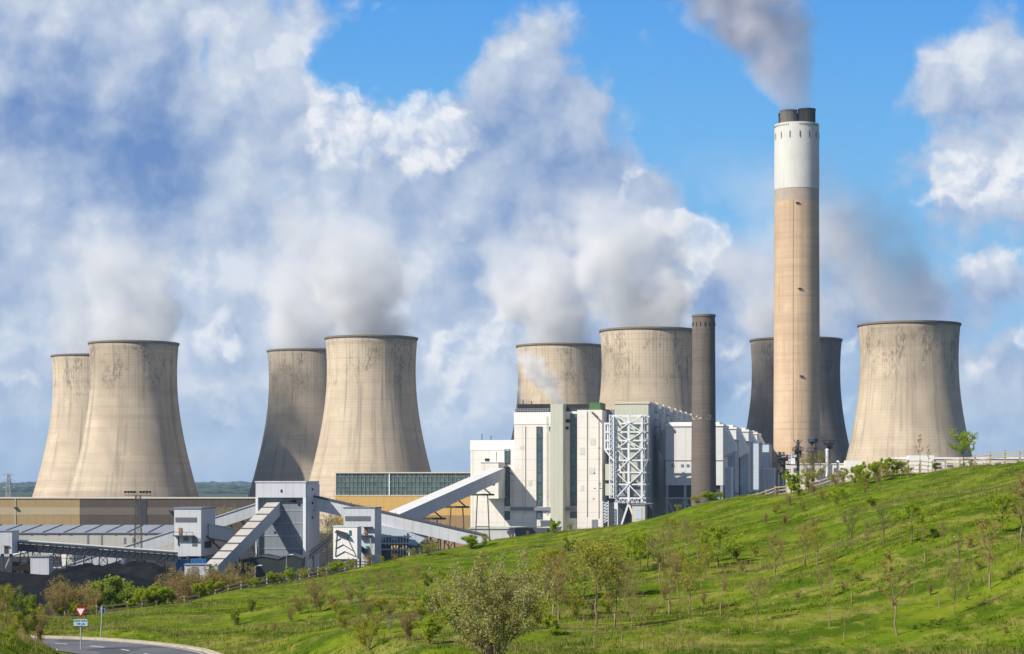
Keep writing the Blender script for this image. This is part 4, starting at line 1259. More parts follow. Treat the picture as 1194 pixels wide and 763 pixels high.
f = Frame(-8, 632, 0)
t = thing('drive_house', 'pale drive house at the left edge where the dark trussed conveyor starts', 'plant building', f.loc)
MB().box(f.x(-30), f.x(14), 0, 9, f.z(0, 646), f.z(0, 620)).build('wall', M['cool_white'], t)
MB().box(f.x(-30.5), f.x(14.4), -0.2, 9.2, f.z(0, 620) + 0.003, f.z(0, 619.3)).build('roof', M['grey_panel'], t)
MB().box(f.x(5), f.x(9.5), -0.15, 0.1, f.z(0, 646), f.z(0, 637)).build('door', M['dark_steel'], t)
MB().box(f.x(4), f.x(10.5), -0.5, -0.16, f.z(0, 637.4), f.z(0, 636)).build('door_hood', M['orange'], t)
for p in (-20, 2, 12):
    MB().box(f.x(p) - .4, f.x(p) + .4, 0.5, 1.3, 0, f.z(0, 646) - 0.003).build('leg', M['dark_steel'], t)
for a, b in ((-20, 2), (2, 12)):
    MB().bar((f.x(a), 1, 0.5), (f.x(b), 1, f.z(0, 647)), 0.4).build('brace', M['grey_steel'], t)

f = Frame(46, 628, 0)
t = thing('hut', 'plain white hut under the dark trussed conveyor at the far left', 'hut', f.loc)
MB().box(f.x(35.5), f.x(57), 0, 6, 0, f.z(46, 649.5)).build('wall', M['cool_white'], t)
MB().box(f.x(35), f.x(57.5), -0.3, 6.3, f.z(46, 649.5) + .003, f.z(46, 648.5)).build('roof', M['grey_panel'], t)
f = Frame(47, 600, 0)
t = thing('notice_board', 'small pale notice board standing in the black coal yard below the white hut', 'notice board', f.loc)
MB().box(f.x(44.6), f.x(49.6), 0, 0.12, f.z(46, 677.6), f.z(46, 672.5)).build('panel', M['light_blue'], t)
for p in (45.5, 48.7):
    MB().box(f.x(p) - .07, f.x(p) + .07, 0.13, 0.28, 0, f.z(46, 673)).build('post', M['grey_steel'], t)
for (px, w, h, label, mat, y0) in ((22, 9, 5, 'orange and rust loading machine under the left end of the trussed conveyor', 'orange', 640),):
    f = Frame(px, y0, 0)
    t = thing('loading_machine', label, 'machine', f.loc)
    MB().box(-3, 3, 0, 3, 1.0, 2.6).build('chassis', M['orange'], t)
    MB().box(-2.6, -0.4, 0.2, 2.8, 2.603, 4.0).build('cab', M['dark_steel'], t)
    MB().bar((0.5, 1.5, 2.6), (6, 1.5, 4.6), 0.6).build('boom', M['orange'], t)
    for x in (-2.1, 2.1):
        for y in (0.1, 2.9):
            MB().tube((x, y - .25, 0.7), (x, y + .25, 0.7), 0.7, n=14).build('wheel', M['slot'], t)
# pipe bridges and tanks half hidden behind the trussed conveyor
rs = random.Random(8)
for k, (px, py, L, lab) in enumerate(((40, 643, 16, 'pale sloping pipe bridge behind the left trestles of the dark conveyor'), (96, 641, 22, 'grey pipe bridge in the shade behind the middle trestles of the dark conveyor'))):
    f = Frame(px, 690, 0)
    t = thing('pipe_bridge', lab, 'pipe bridge', f.loc)
    zc = f.z(px, py)
    for j in range(3):
        MB().tube((-L / 2, j * 0.9, zc - 1.5), (L / 2, j * 0.9, zc + (2.5 if k == 0 else 0.0)), 0.4, n=8).build('pipe', M['cool_white' if j % 2 == 0 else 'grey_steel'], t)
    for x in (-L / 2 + 2, 0, L / 2 - 2):
        MB().box(x - .2, x + .2, 0, 0.4, 0, zc - 1.9).build('leg', M['dark_steel'], t)
t = thing('storage_tank', 'round pale tank in the shade behind the dark trussed conveyor', 'tank', ((84 - 597) / F * 700, 700, 0))
MB().lathe([(3.6, 0), (3.6, 5.4), (3.2, 6.0), (0.05, 6.6)], 28).build('shell', M['stained_cladding'], t)
MB().lathe([(3.65, 3.0), (3.75, 3.0), (3.75, 3.2), (3.65, 3.2)], 28, close=True).build('hoop', M['grey_steel'], t)
f = Frame(120, 720, 0)
t = thing('pump_house', 'low grey pump house behind the trestles, left of the floodlight mast', 'plant building', f.loc)
MB().box(f.x(100), f.x(146), 0, 8, 0, f.z(120, 640)).build('wall', M['grey_panel'], t)
MB().box(f.x(99.5), f.x(146.5), -.3, 8.3, f.z(120, 640) + .003, f.z(120, 639)).build('roof', M['dark_roof'], t)
for p in (108, 120, 134):
    MB().box(f.x(p), f.x(p + 5), -.12, .1, 0.3, f.z(120, 645)).build('door', M['cool_white' if p == 120 else 'dark_steel'], t)

# B: white gallery from the ground up to the big transfer tower
p, q = at(72, 661.5, 690), at(303, 586.5, 694)
t = thing('conveyor_gallery', 'straight white gallery climbing behind the white transfer house to the big transfer tower', 'conveyor gallery', (p.x, p.y, 0), group='conveyor galleries')
o = Vector((p.x, p.y, 0)); p -= o; q -= o
gallery_parts(t, p, q, 3.6, 4.0, 'cool_white', 'cool_white')
MB().box(p.x - 7.5, p.x - 0.01, p.y - 1.8, p.y + 1.8, 0, p.z).build('tail_house', M['cool_white'], t)
for fr in (0.25, 0.4, 0.72, 0.84):
    c = p.lerp(q, fr); trestle(t, (c.x, c.y, 0), (c.x, c.y, c.z - 4), 3.0, 2.4, (1, 0, 0), 'dark_steel')

# transfer house 2
f = Frame(203, 660, 7)
X = f.x; Z = lambda py, off=0: f.z(203, py, off)
t = thing('transfer_house', 'white transfer house on dark legs with a grey window band and an orange door', 'transfer house', f.loc, f.rz)
x1 = X(234.5)
zb, zt = Z(648.5), Z(593.5)
MB().box(0, x1, 0, 17, zb, zt).build('wall', M['cool_white'], t)
MB().box(-0.25, x1 + 0.25, -0.25, 17.3, zt + .003, zt + 0.5).build('roof', M['grey_panel'], t)
MB().box(X(204.5), X(229.5), -0.12, 0.1, Z(609), Z(603.5)).build('window_band', M['win'], t)
MB().box(X(208.5), X(212), -0.3, 0.1, Z(622.8), Z(615.5)).build('door', M['orange'], t)
m = MB().box(X(203.5), X(227), -1.8, -0.003, Z(625.4), Z(624.3))
for pxx in (203.7, 211, 219, 226.8):
    m.bar((X(pxx), -1.7, Z(624.3)), (X(pxx), -1.7, Z(620.5)), 0.12)
m.bar((X(203.5), -1.7, Z(620.5)), (X(227), -1.7, Z(620.5)), 0.14)
m.build('balcony', M['dark_steel'], t)
MB().box(X(214), X(220), -0.12, 0.1, Z(631), Z(626)).build('window', M['win'], t)
MB().box(X(224), X(230), -0.12, 0.1, Z(637), Z(626)).build('window', M['win'], t)
MB().box(x1 - .003, x1 + 0.12, 4, 12, Z(640), Z(632)).build('opening', M['slot'], t)
MB().bar((X(208), -0.25, Z(625)), (X(208), -0.25, Z(636)), 0.25).build('pipe', M['dark_steel'], t)
for x in (0.4, x1 / 2, x1 - .4):
    for y in (0.5, 16.5):
        MB().box(x - .35, x + .35, y - .35, y + .35, 0, zb - .003).build('leg', M['dark_steel'], t)
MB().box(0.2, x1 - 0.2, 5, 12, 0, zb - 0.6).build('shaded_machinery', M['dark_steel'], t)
f2 = Frame(206, 655, 0)
for (a, b, pt, pb, lab) in ((205, 218, 652.5, 662, 'blue container under the white transfer house, left of the post'), (222, 240, 652, 659, 'blue container under the white transfer house, nearest the steep gallery')):
    f2 = Frame(a, 652, 0)
    t = thing('container', lab, 'container', f2.loc)
    MB().box(0, f2.x(b), 0, 2.5, 0, f2.z(a, pt)).build('body', M['blue'], t)
    for k in range(4):
        x = f2.x(b) * (k + .5) / 4
        MB().box(x - .08, x + .08, -0.08, -.003, 0.1, f2.z(a, pt) - 0.1).build('rib', M['blue'], t)
# link gallery on the right side of the transfer house
p, q = at(238, 612, 668), at(267, 617, 676)
t = thing('link_bridge', 'short pale link bridge on the right side of the white transfer house', 'bridge', (p.x, p.y, 0))
o = Vector((p.x, p.y, 0)); p -= o; q -= o
gallery_parts(t, p, q, 5, 4.2, 'cool_white', 'cool_white')
trestle(t, (q.x - .4, q.y, 0), (q.x - .4, q.y, q.z - 4.2), 3, 3, (0, 1, 0), 'dark_steel')
m = MB()
for k in range(7):
    a = p.lerp(q, k / 7) + Vector((1, -3, -3.5 - k * .9)); m.bar(a, a + Vector((1.6, 0, -1.1)), 0.5)
m.build('chute', M['dark_steel'], t)

# big transfer tower 1
f = Frame(298, 640, 9)
X = f.x; Z = lambda py: f.z(298, py)
t = thing('transfer_tower', 'tallest transfer tower, white on top with a big grey recessed front wall', 'transfer tower', f.loc, f.rz)
x1 = X(356.5)
zt, zm = Z(562.8), Z(580.3)
MB().box(0, x1, 0, 16, zm, zt).build('top_storey', M['cool_white'], t)
MB().box(-0.2, x1 + 0.2, -0.2, 16.2, zt + .003, zt + 0.45).build('roof', M['cool_white'], t)
MB().box(0.3, x1 - 0.003, 1.6, 15.8, 0, zm - .003).build('recessed_wall', M['grey_panel'], t)
MB().box(x1 - 0.9, x1, 0, 1.6, 0, zm - .003).build('corner_post', M['white_steel'], t)
MB().box(0, 0.7, 0, 1.6, 0, zm - .003).build('corner_post', M['white_steel'], t)
MB().box(x1, x1 + 0.35, 0.4, 15.9, 0, zt - 0.3).build('side_wall', M['cool_white'], t)
for (a, b, c, e) in ((327.2, 329.2, 571, 574.2),):
    MB().box(X(a), X(b), -0.15, 0.1, Z(e), Z(c)).build('vent', M['slot'], t)
for (a, b, c, e) in ((338, 344, 583, 586), (346, 348.5, 587, 590), (318, 320, 620, 622)):
    MB().box(X(a), X(b), 1.4, 1.62, Z(e), Z(c)).build('vent', M['slot'], t)
for py in (572, 588, 605):
    MB().box(x1 + .3, x1 + .6, 6, 7.2, Z(py), Z(py - 2.4)).build('side_vent', M['slot'], t)
m = MB()
for k in range(1, 6):
    z = zm * k / 6; m.box(0.71, x1 - .91, 1.45, 1.62, z - .12, z + .12)
m.build('wall_rail', M['grey_steel'], t)

# C: steep gallery coming down towards the viewer
p, q = at(246, 660.5, 594), at(322, 583.5, 642.5)
t = thing('conveyor_gallery', 'steep gallery with a stepped pale roof descending from the tall transfer tower', 'conveyor gallery', (p.x, p.y, 0), group='conveyor galleries')
o = Vector((p.x, p.y, 0)); p -= o; q -= o
d = Vector((q.x - p.x, q.y - p.y, 0)).normalized(); s = Vector((d.y, -d.x, 0)) * 2.0; e = Vector((0, 0, .003))
dn = Vector((0, 0, -4.2))
MB().hexa([p - s + dn, p + s + dn, q + s + dn, q - s + dn, p - s, p + s, q + s, q - s]).build('gallery', M['light_grey_sheet'] if 'light_grey_sheet' in M else M['cool_white'], t)
e2 = Vector((0, 0, 0.12)); sd_ = s * 1.02
MB().hexa([p - sd_ + e, p + sd_ + e, q + sd_ + e, q - sd_ + e, p - sd_ + e2, p + sd_ + e2, q + sd_ + e2, q - sd_ + e2]).build('roof_deck', M['dark_roof'], t)
e = Vector((0, 0, 0.125))
for k in range(9):
    a = p.lerp(q, k / 9); b = p.lerp(q, (k + 0.80) / 9); u0 = Vector((0, 0, 0.18)); u1 = Vector((0, 0, 0.18)); so = s * 1.06
    MB().hexa([a - so + e, a + so + e, b + so + e, b - so + e, a - so + u0, a + so + u0, b + so + u1, b - so + u1]).build('roof', M['roof_panel'] if 'roof_panel' in M else M['cool_white'], t)
for fr in (0.35, 0.62):
    c = p.lerp(q, fr); trestle(t, (c.x, c.y, 0), (c.x, c.y, c.z - 4.3), 3.2, 2.6, (1, 0, 0), 'dark_steel')
f = Frame(215, 592, 0)
t = thing('tail_house', 'flat white house at the foot of the steep stepped gallery', 'plant building', f.loc)
MB().box(f.x(215), f.x(243.5), 0, 5, 0, f.z(215, 659)).build('wall', M['cool_white'], t)
MB().box(f.x(214.6), f.x(244), -.25, 5.25, f.z(215, 659) + .003, f.z(215, 658)).build('roof', M['roof_grey'], t)
MB().box(f.x(223), f.x(231), -.12, .1, 0, f.z(215, 661)).build('door', M['grey_panel'], t)
# low dark sheds around the tower's foot
for (a, b, pt, dd, dep, lab) in ((281, 330, 650, 612, 14, 'low dark shed under the steep stepped gallery'), (325, 352, 648, 606, 10, 'low dark shed with a shallow gable in front of the tall transfer tower')):
    f = Frame(a, dd, 0)
    t = thing('dark_shed', lab, 'shed', f.loc)
    w = f.x(b); ze = f.z(a, pt + 4); zr = f.z(a, pt - 1)
    MB().prism([(0, 0), (w, 0), (w, ze), (w / 2, zr), (0, ze)], 0, dep).build('wall', M['dark_green'] if 'dark_green' in M else M['dark_steel'], t)
    MB().hexa([(-.3, -.3, ze + .02), (w / 2, -.3, zr + .02), (w / 2, dep + .3, zr + .02), (-.3, dep + .3, ze + .02), (-.3, -.3, ze + .3), (w / 2, -.3, zr + .3), (w / 2, dep + .3, zr + .3), (-.3, dep + .3, ze + .3)]).build('roof', M['dark_roof'], t)
    MB().hexa([(w / 2 + .003, -.3, zr + .02), (w + .3, -.3, ze + .02), (w + .3, dep + .3, ze + .02), (w / 2 + .003, dep + .3, zr + .02), (w / 2 + .003, -.3, zr + .3), (w + .3, -.3, ze + .3), (w + .3, dep + .3, ze + .3), (w / 2 + .003, dep + .3, zr + .3)]).build('roof', M['dark_roof'], t)
f = Frame(333, 604, 0)
# yard lamps
for (px, pt, dd, lab) in ((297.5, 660.5, 585, 'yard lamp post with a pale head in front of the low dark sheds'), (334, 648, 600, 'curved yard lamp post before the tall transfer tower')):
    t = thing('yard_lamp', lab, 'lamp post', ((px - 597) / F * dd, dd, 0))
    zt = EYE + (HOR - pt) / F * dd
    MB().tube((0, 0, 0), (0, 0, zt), 0.13, 0.08, 8).build('pole', M['grey_steel'], t)
    MB().bar((0, 0, zt), (1.3, 0, zt + 0.25), 0.14).build('arm', M['grey_steel'], t)
    MB().box(0.9, 2.0, -.25, .25, zt + .15, zt + .4).build('lamp_head', M['white_steel'], t)

# D: gallery falling to the right from the tower, past transfer house 3
p, q = at(359, 578, 648), at(566, 625, 640)
t = thing('conveyor_gallery', 'long white gallery with a dark roof falling rightwards from the tall transfer tower', 'conveyor gallery', (p.x, p.y, 0), group='conveyor galleries')
o = Vector((p.x, p.y, 0)); p -= o; q -= o
gallery_parts(t, p, q, 4.2, 4.0, 'cool_white', 'dark_roof', 0.5)
m = MB()
for k in range(24):
    a = p.lerp(q, k / 24) + Vector((0, -2.0, 0.5)); m.bar(a, a + Vector((0, 0, 0.7)), 0.12)
m.build('handrail', M['dark_steel'], t)
c = p.lerp(q, 0.60)
MB().hexa([(c.x - 9, c.y - 1.8, c.z - 8), (c.x + 1, c.y - 1.8, c.z - 8), (c.x + 1, c.y + 1.8, c.z - 8), (c.x - 9, c.y + 1.8, c.z - 8), (c.x - 13, c.y - 1.8, c.z - 1.2), (c.x + 5, c.y - 1.8, c.z - 4.6), (c.x + 5, c.y + 1.8, c.z - 4.6), (c.x - 13, c.y + 1.8, c.z - 1.2)]).build('chute_house', M['light_blue'], t)
for fr in (0.43, 0.5, 0.55, 0.72, 0.8):
    c = p.lerp(q, fr); trestle(t, (c.x, c.y, 0), (c.x, c.y, c.z - 4.0), 4.0, 3.0, (1, 0, 0), 'dark_steel', r=0.4)

f = Frame(400.5, 626, 8)
X = f.x; Z = lambda py: f.z(400.5, py)
t = thing('transfer_house', 'pale transfer house in front of the long falling gallery, with one grey window band', 'transfer house', f.loc, f.rz)
x1 = X(437)
MB().box(0, x1, 0, 10, 0, Z(592.5)).build('wall', M['cool_white'], t)
MB().box(-.2, x1 + .2, -.2, 10.2, Z(592.5) + .003, Z(591.5)).build('roof', M['grey_panel'], t)
MB().box(X(402.5), X(432), -.12, .1, Z(607.5), Z(602)).build('window_band', M['win'], t)
MB().box(X(424.8), X(428.4), -.3, .1, Z(622.5), Z(614.5)).build('door', M['orange'], t)
m = MB().box(X(418), X(434.5), -1.8, -.003, Z(625), Z(624)).box(X(424), X(434.5), -1.5, -.003, Z(615), Z(614.2))
m.bar((X(419), -1.6, Z(624)), (X(434), -1.6, Z(620.4)), 0.2)
m.build('balcony', M['dark_steel'], t)
MB().hexa([(X(418), -2.4, Z(640)), (X(429), -2.4, Z(646)), (X(429), -.3, Z(646)), (X(418), -.3, Z(640)), (X(418), -2.4, Z(634)), (X(429), -2.4, Z(641)), (X(429), -.3, Z(641)), (X(418), -.3, Z(634))]).build('chute', M['dark_steel'], t)
MB().bar((X(433), -1.2, 0), (X(433), -1.2, Z(626)), 0.3).build('prop', M['grey_steel'], t)
MB().box(X(427), X(430), -.6, .1, Z(640), Z(636.5)).build('junction_box', M['teal'], t)

# white clad hopper with a dark stair on its face
f = Frame(388.5, 612, 6)
X = f.x; Z = lambda py: f.z(388.5, py)
t = thing('hopper_house', 'small bright white hopper house with dark diagonal bracing on its face', 'hopper house', f.loc, f.rz)
MB().box(0, X(416.5), 0, 7, Z(652), Z(615)).build('wall', M['white_clean'], t)
MB().hexa([(-.1, -.1, Z(615) + .003), (X(416.5) + .1, -.1, Z(615) + .003), (X(416.5) + .1, 7.1, Z(615) + .003), (-.1, 7.1, Z(615) + .003), (-.1, -.1, Z(613)), (X(416.5) + .1, -.1, Z(614.4)), (X(416.5) + .1, 7.1, Z(614.4)), (-.1, 7.1, Z(613))]).build('roof', M['cool_white'], t)
MB().hexa([(X(391), -1.2, Z(621)), (X(408), -1.2, Z(627)), (X(408), -.003, Z(627)), (X(391), -.003, Z(621)), (X(393), -1.2, Z(618)), (X(405), -1.2, Z(621.5)), (X(405), -.003, Z(621.5)), (X(393), -.003, Z(618))]).build('chute', M['dark_steel'], t)
m = MB()
for a, b in (((393, 622), (391, 649)), ((405, 627), (415, 648)), ((391, 640), (400, 635)), ((400, 635), (413, 643)), ((391, 649), (402, 643)), ((402, 643), (415, 649)), ((391, 631), (397, 628))):
    m.bar((X(a[0]), -.12, Z(a[1])), (X(b[0]), -.12, Z(b[1])), 0.16)
m.build('bracing', M['dark_steel'], t)
MB().box(X(407), X(409.5), -.2, .05, Z(624), Z(618.5)).build('door', M['teal'], t)
for x in (0.3, X(416.5) - .3):
    for y in (0.3, 6.7):
        MB().box(x - .25, x + .25, y - .25, y + .25, 0, Z(652) - .003).build('leg', M['dark_steel'], t)
# dark loading conveyor beside it
p, q = at(360, 652, 622), at(386, 631, 622)
t = thing('conveyor', 'short dark inclined conveyor between the tall transfer tower and the white hopper house', 'conveyor', (p.x, p.y, 0))
o = Vector((p.x, p.y, 0)); p -= o; q -= o
m = MB()
for sg in (-1, 1):
    y = Vector((0, sg * 1.2, 0)); m.bar(p + y, q + y, 0.5); m.bar(p + y + Vector((0, 0, 2)), q + y + Vector((0, 0, 2)), 0.35)
    for k in range(8):
        a = p.lerp(q, k / 8) + y; b = p.lerp(q, (k + 1) / 8) + y; m.bar(a, b + Vector((0, 0, 2)), 0.25)
m.build('truss', M['dark_steel'], t)
MB().hexa([p + Vector((0, -1, .6)), p + Vector((0, 1, .6)), q + Vector((0, 1, .6)), q + Vector((0, -1, .6)), p + Vector((0, -1, 1)), p + Vector((0, 1, 1)), q + Vector((0, 1, 1)), q + Vector((0, -1, 1))]).build('belt', M['slot'], t)
for fr in (0.2, 0.8):
    c = p.lerp(q, fr); trestle(t, (c.x, c.y, 0), (c.x, c.y, c.z), 2.4, 2.0, (0, 1, 0), 'dark_steel')

# E: gallery up to the boiler house
p, q = at(452, 603, 646), at(579.5, 547.2, 806)
t = thing('conveyor_gallery', 'wide white gallery climbing to the head house on the white boiler house', 'conveyor gallery', (p.x, p.y, 0), group='conveyor galleries')
o = Vector((p.x, p.y, 0)); p -= o; q -= o
gallery_parts(t, p, q, 5.0, 4.3, 'cool_bright', 'cool_bright', 0.4)
for fr, bw in ((0.36, 4.5), (0.58, 6.5), (0.84, 6.0)):
    c = p.lerp(q, fr)
    a = Vector((1, 0, 0))
    zt = c.z - 4.3
    for sg in (-1, 1):
        MB().bar((c.x + sg * bw / 2, c.y, 0), (c.x + sg * bw * 0.32, c.y, zt - 3.0), 0.42).build('trestle_leg', M['brown_steel'], t)
    MB().bar((c.x - bw * 0.42, c.y, (zt - 3) * 0.5), (c.x + bw * 0.42, c.y, (zt - 3) * 0.5), 0.3).build('trestle_brace', M['brown_steel'], t)
    m = MB(); m.bar((c.x - 4.5, c.y, zt - 3.0), (c.x + 4.5, c.y, zt - 3.0), 0.7); m.bar((c.x - 3.4, c.y, zt - 3), (c.x, c.y, zt - 0.1), 0.5); m.bar((c.x + 3.4, c.y, zt - 3), (c.x, c.y, zt - 0.1), 0.5)
    m.build('bearing_frame', M['brown_steel'], t)

# low things right of transfer house 3
f = Frame(474, 660, 0)
t = thing('canopy', 'long low canopy with a bright blue edge under the falling gallery', 'canopy', f.loc)
MB().box(f.x(472), f.x(505), 0, 8, f.z(474, 635.5), f.z(474, 632)).build('fascia', M['blue'], t)
MB().box(f.x(470), f.x(510), -.3, 8.3, f.z(474, 632) + .003, f.z(474, 631.2)).build('roof', M['roof_grey'], t)
MB().box(f.x(472), f.x(505), 3, 3.4, 0, f.z(474, 635.6)).build('back_wall', M['cool_white'], t)
for pz in (473, 483, 494, 504):
    MB().box(f.x(pz) - .15, f.x(pz) + .15, .2, .5, 0, f.z(474, 635.6)).build('post', M['grey_steel'], t)
f = Frame(440, 640, 0)
t = thing('pipe_rack', 'dark pipe rack with pale pipes under the falling gallery, right of the pale transfer house', 'pipe rack', f.loc)
for k, py in enumerate((626, 634, 641)):
    MB().tube((f.x(440), 0.4 * k, f.z(440, py)), (f.x(480), 0.4 * k, f.z(440, py)), 0.22, n=8).build('pipe', M['cool_white'], t)
rs = random.Random(21)
for k in range(11):
    x = f.x(441 + k * 3.4)
    MB().box(x - .2, x + .2, 1.2, 1.6, 0, f.z(440, 622 + rs.uniform(0, 10))).build('post', M['dark_steel'], t)
m = MB()
for k in range(16):
    x = f.x(440) + rs.uniform(0, 9); z = rs.uniform(1, 9); m.bar((x, 2.0, z), (x + rs.uniform(-4, 4), 2.0, z + rs.uniform(1, 4)), 0.2)
m.build('bracing', M['dark_steel'], t)
MB().box(f.x(441), f.x(452), 2.4, 6, 0, f.z(440, 622)).build('enclosure', M['dark_steel'], t)

# floodlight mast
def mast(px, ptop, d, label, w0, w1, lamps, mat):
    zt = EYE + (HOR - ptop) / F * d
    t = thing('floodlight_mast' if lamps else 'pylon', label, 'mast' if lamps else 'pylon', ((px - 597) / F * d, d, 0))
    for sx in (-1, 1):
        for sy in (-1, 1):
            MB().bar((sx * w0 / 2, sy * w0 / 2, 0), (sx * w1 / 2, sy * w1 / 2, zt), 0.15 if lamps else 0.4).build('leg', M[mat], t)
    k = 10
    for face in range(4):
        m = MB()
        c, s = math.cos(face * math.pi / 2), math.sin(face * math.pi / 2)
        P = lambda u, fr: Vector((c * u * (w0 + (w1 - w0) * fr) / 2 - s * (w0 + (w1 - w0) * fr) / 2, s * u * (w0 + (w1 - w0) * fr) / 2 + c * (w0 + (w1 - w0) * fr) / 2, zt * fr))
        for i in range(k):
            a, b = i / k, (i + 1) / k
            m.bar(P(-1, a), P(1, b), 0.08 if lamps else 0.25); m.bar(P(1, a), P(-1, b), 0.08 if lamps else 0.25); m.bar(P(-1, b), P(1, b), 0.08 if lamps else 0.25)
        m.build('lattice', M[mat], t)
    return t, zt
t, zt = mast(161, 578, 660, 'brown lattice floodlight mast with a row of dark lamps, before the brown store', 2.6, 1.5, True, 'brown_steel')
MB().box(-4.2, 4.2, -0.8, 0.8, zt + .003, zt + 0.2).build('platform', M['brown_steel'], t)
m = MB(); m.bar((-4.2, -.75, zt + 1.1), (4.2, -.75, zt + 1.1), 0.1)
for x in np.linspace(-4.2, 4.2, 7): m.bar((x, -.75, zt + .2), (x, -.75, zt + 1.1), 0.1)
m.build('railing', M['brown_steel'], t)
for x in np.linspace(-3.9, 3.9, 9):
    if abs(x) < 0.3: continue
    MB().frust((x - .25, x + .25, -.9, -.4, zt + 0.75), (x - .45, x + .45, -1.2, -.5, zt + 1.45)).build('floodlight', M['slot'], t)
# far pylon with arms
t, zt = mast(10, 553, 1650, 'thin faint pylon in the fields beyond the tan store', 6, 1.6, False, 'grey_steel')
for fr, w in ((0.98, 9), (0.84, 12), (0.70, 10)):
    m = MB(); m.bar((-w / 2, 0, zt * fr), (w / 2, 0, zt * fr), 0.5); m.bar((-w / 2, 0, zt * fr), (0, 0, zt * fr + 2.5), 0.3); m.bar((w / 2, 0, zt * fr), (0, 0, zt * fr + 2.5), 0.3)
    m.build('cross_arm', M['grey_steel'], t)

# ------------------------------------------------------------------ right: white works buildings, vent masts
f = Frame(905, 700, 4)
t = thing('works_building', 'low white works building behind the crest at the foot of the tall chimney', 'building', f.loc, f.rz)
MB().box(f.x(917), f.x(1002), 0, 20, 0, f.z(917, 541.5)).build('wall', M['white'], t)
MB().box(f.x(916.5), f.x(1002.5), -.3, 20.3, f.z(917, 541.5) + .003, f.z(917, 540.5)).build('roof_edge', M['white_clean'], t)
MB().box(f.x(921), f.x(931), 3, 9, f.z(917, 540.5) + .003, f.z(917, 530)).build('roof_house', M['cool_white'], t)
MB().box(f.x(984), f.x(1003), -5, -.303, 0, f.z(984, 537.5)).build('bay', M['white_clean'], t)
for p in (925, 940, 955, 972):
    MB().box(f.x(p), f.x(p) + 1.6, -.12, .1, f.z(917, 551), f.z(917, 546)).build('window', M['win'], t)
f = Frame(1003, 860, 4)
t = thing('works_building', 'long low white building behind the fence below the rightmost cooling tower', 'building', f.loc, f.rz)
MB().box(f.x(1040), f.x(1330), 0, 40, 0, f.z(1040, 535.5)).build('wall', M['white'], t)
MB().box(f.x(1039.5), f.x(1331), -.4, 40.4, f.z(1040, 535.5) + .003, f.z(1040, 533.5)).build('roof_edge', M['white_clean'], t)
MB().box(f.x(1057), f.x(1086), -8, -.41, 0, f.z(1057, 531.5)).build('bay', M['white_clean'], t)
for p in range(1048, 1300, 14):
    MB().box(f.x(p), f.x(p) + 2.6, -.15, .1, f.z(1040, 545), f.z(1040, 540)).build('window', M['win'], t)
def vent_mast(px, ptop, pbot, d, label, kind, seed):
    rs = random.Random(seed)
    zt = EYE + (HOR - ptop) / F * d
    zb0 = EYE + (HOR - pbot) / F * d
    t = thing('vent_mast', label, 'mast', ((px - 597) / F * d, d, 0))
    if kind == 'post':
        MB().tube((0, 0, 0), (0, 0, zt), 0.55, 0.5, 12).build('pole', M['white_steel'], t)
        MB().lathe([(0.01, zt), (0.62, zt), (0.62, zt + 0.4), (0.3, zt + 0.8), (0.01, zt + 0.8)], 14).build('cap', M['white_steel'], t)
        return
    MB().tube((0, 0, 0), (0, 0, zt), 0.75, 0.45, 10).build('pole', M['dark_steel'], t)
    m = MB()
    hs = [rs.uniform(0.15, 0.95) for _ in range(3)] + [0.62]
    for fr in hs:
        z = zb0 + (zt - zb0) * fr; w = rs.uniform(1.0, 2.2)
        m.box(-w, w, -w, w, z, z + 0.25)
        for sx in (-1, 1):
            for sy in (-1, 1):
                m.bar((sx * w * .95, sy * w * .95, z), (sx * w * .95, sy * w * .95, z + 1.3), 0.16)
        m.bar((-w, -w, z + 1.2), (w, -w, z + 1.2), 0.16)
    m.build('platform', M['dark_steel'], t)
    m = MB()
    for k in range(5):
        z = zb0 + (zt - zb0) * rs.uniform(0, 0.8); a = rs.uniform(0, 6.3)
        m.tube((math.cos(a) * 0.9, math.sin(a) * .9, z), (math.cos(a) * .9, math.sin(a) * .9, z + rs.uniform(1, 2.6)), rs.uniform(0.25, 0.7), n=8)
    m.build('vessel', M['brown_steel'], t)
    if kind == 'head':
        MB().lathe([(0.4, zt - 1.5), (1.7, zt - 0.4), (1.8, zt + 0.6), (1.2, zt + 1.2), (0.1, zt + 1.3)], 14).build('head', M['dark_steel'], t)
    else:
        m = MB()
        for sx in (-1, 1): m.bar((0, 0, zt - 2), (sx * 1.4, 0, zt), 0.2)
        m.build('head', M['dark_steel'], t)
for a in ((909, 527, 556, 690, 'dark vent mast cluster left, next to the lit foot of the tall chimney', 'cage', 1), (914.5, 533, 556, 688, 'shorter dark vent mast just right of the leftmost one at the chimney foot', 'cage', 2),
          (930.5, 513, 545, 692, 'tall thin dark vent mast in front of the middle of the chimney foot', 'cage', 3), (948, 514, 548, 690, 'dark vent mast with a round head at the right edge of the chimney foot', 'head', 4),
          (966, 514, 530, 700, 'brown vent mast on the white works building before the dark cooling tower', 'cage', 5),
          (964.5, 526, 545, 698, 'white vent post beside the brown vent mast', 'post', 6), (977, 540, 552, 696, 'white vent post right of the brown vent mast, before the dark cooling tower', 'post', 7)):
    vent_mast(*a)

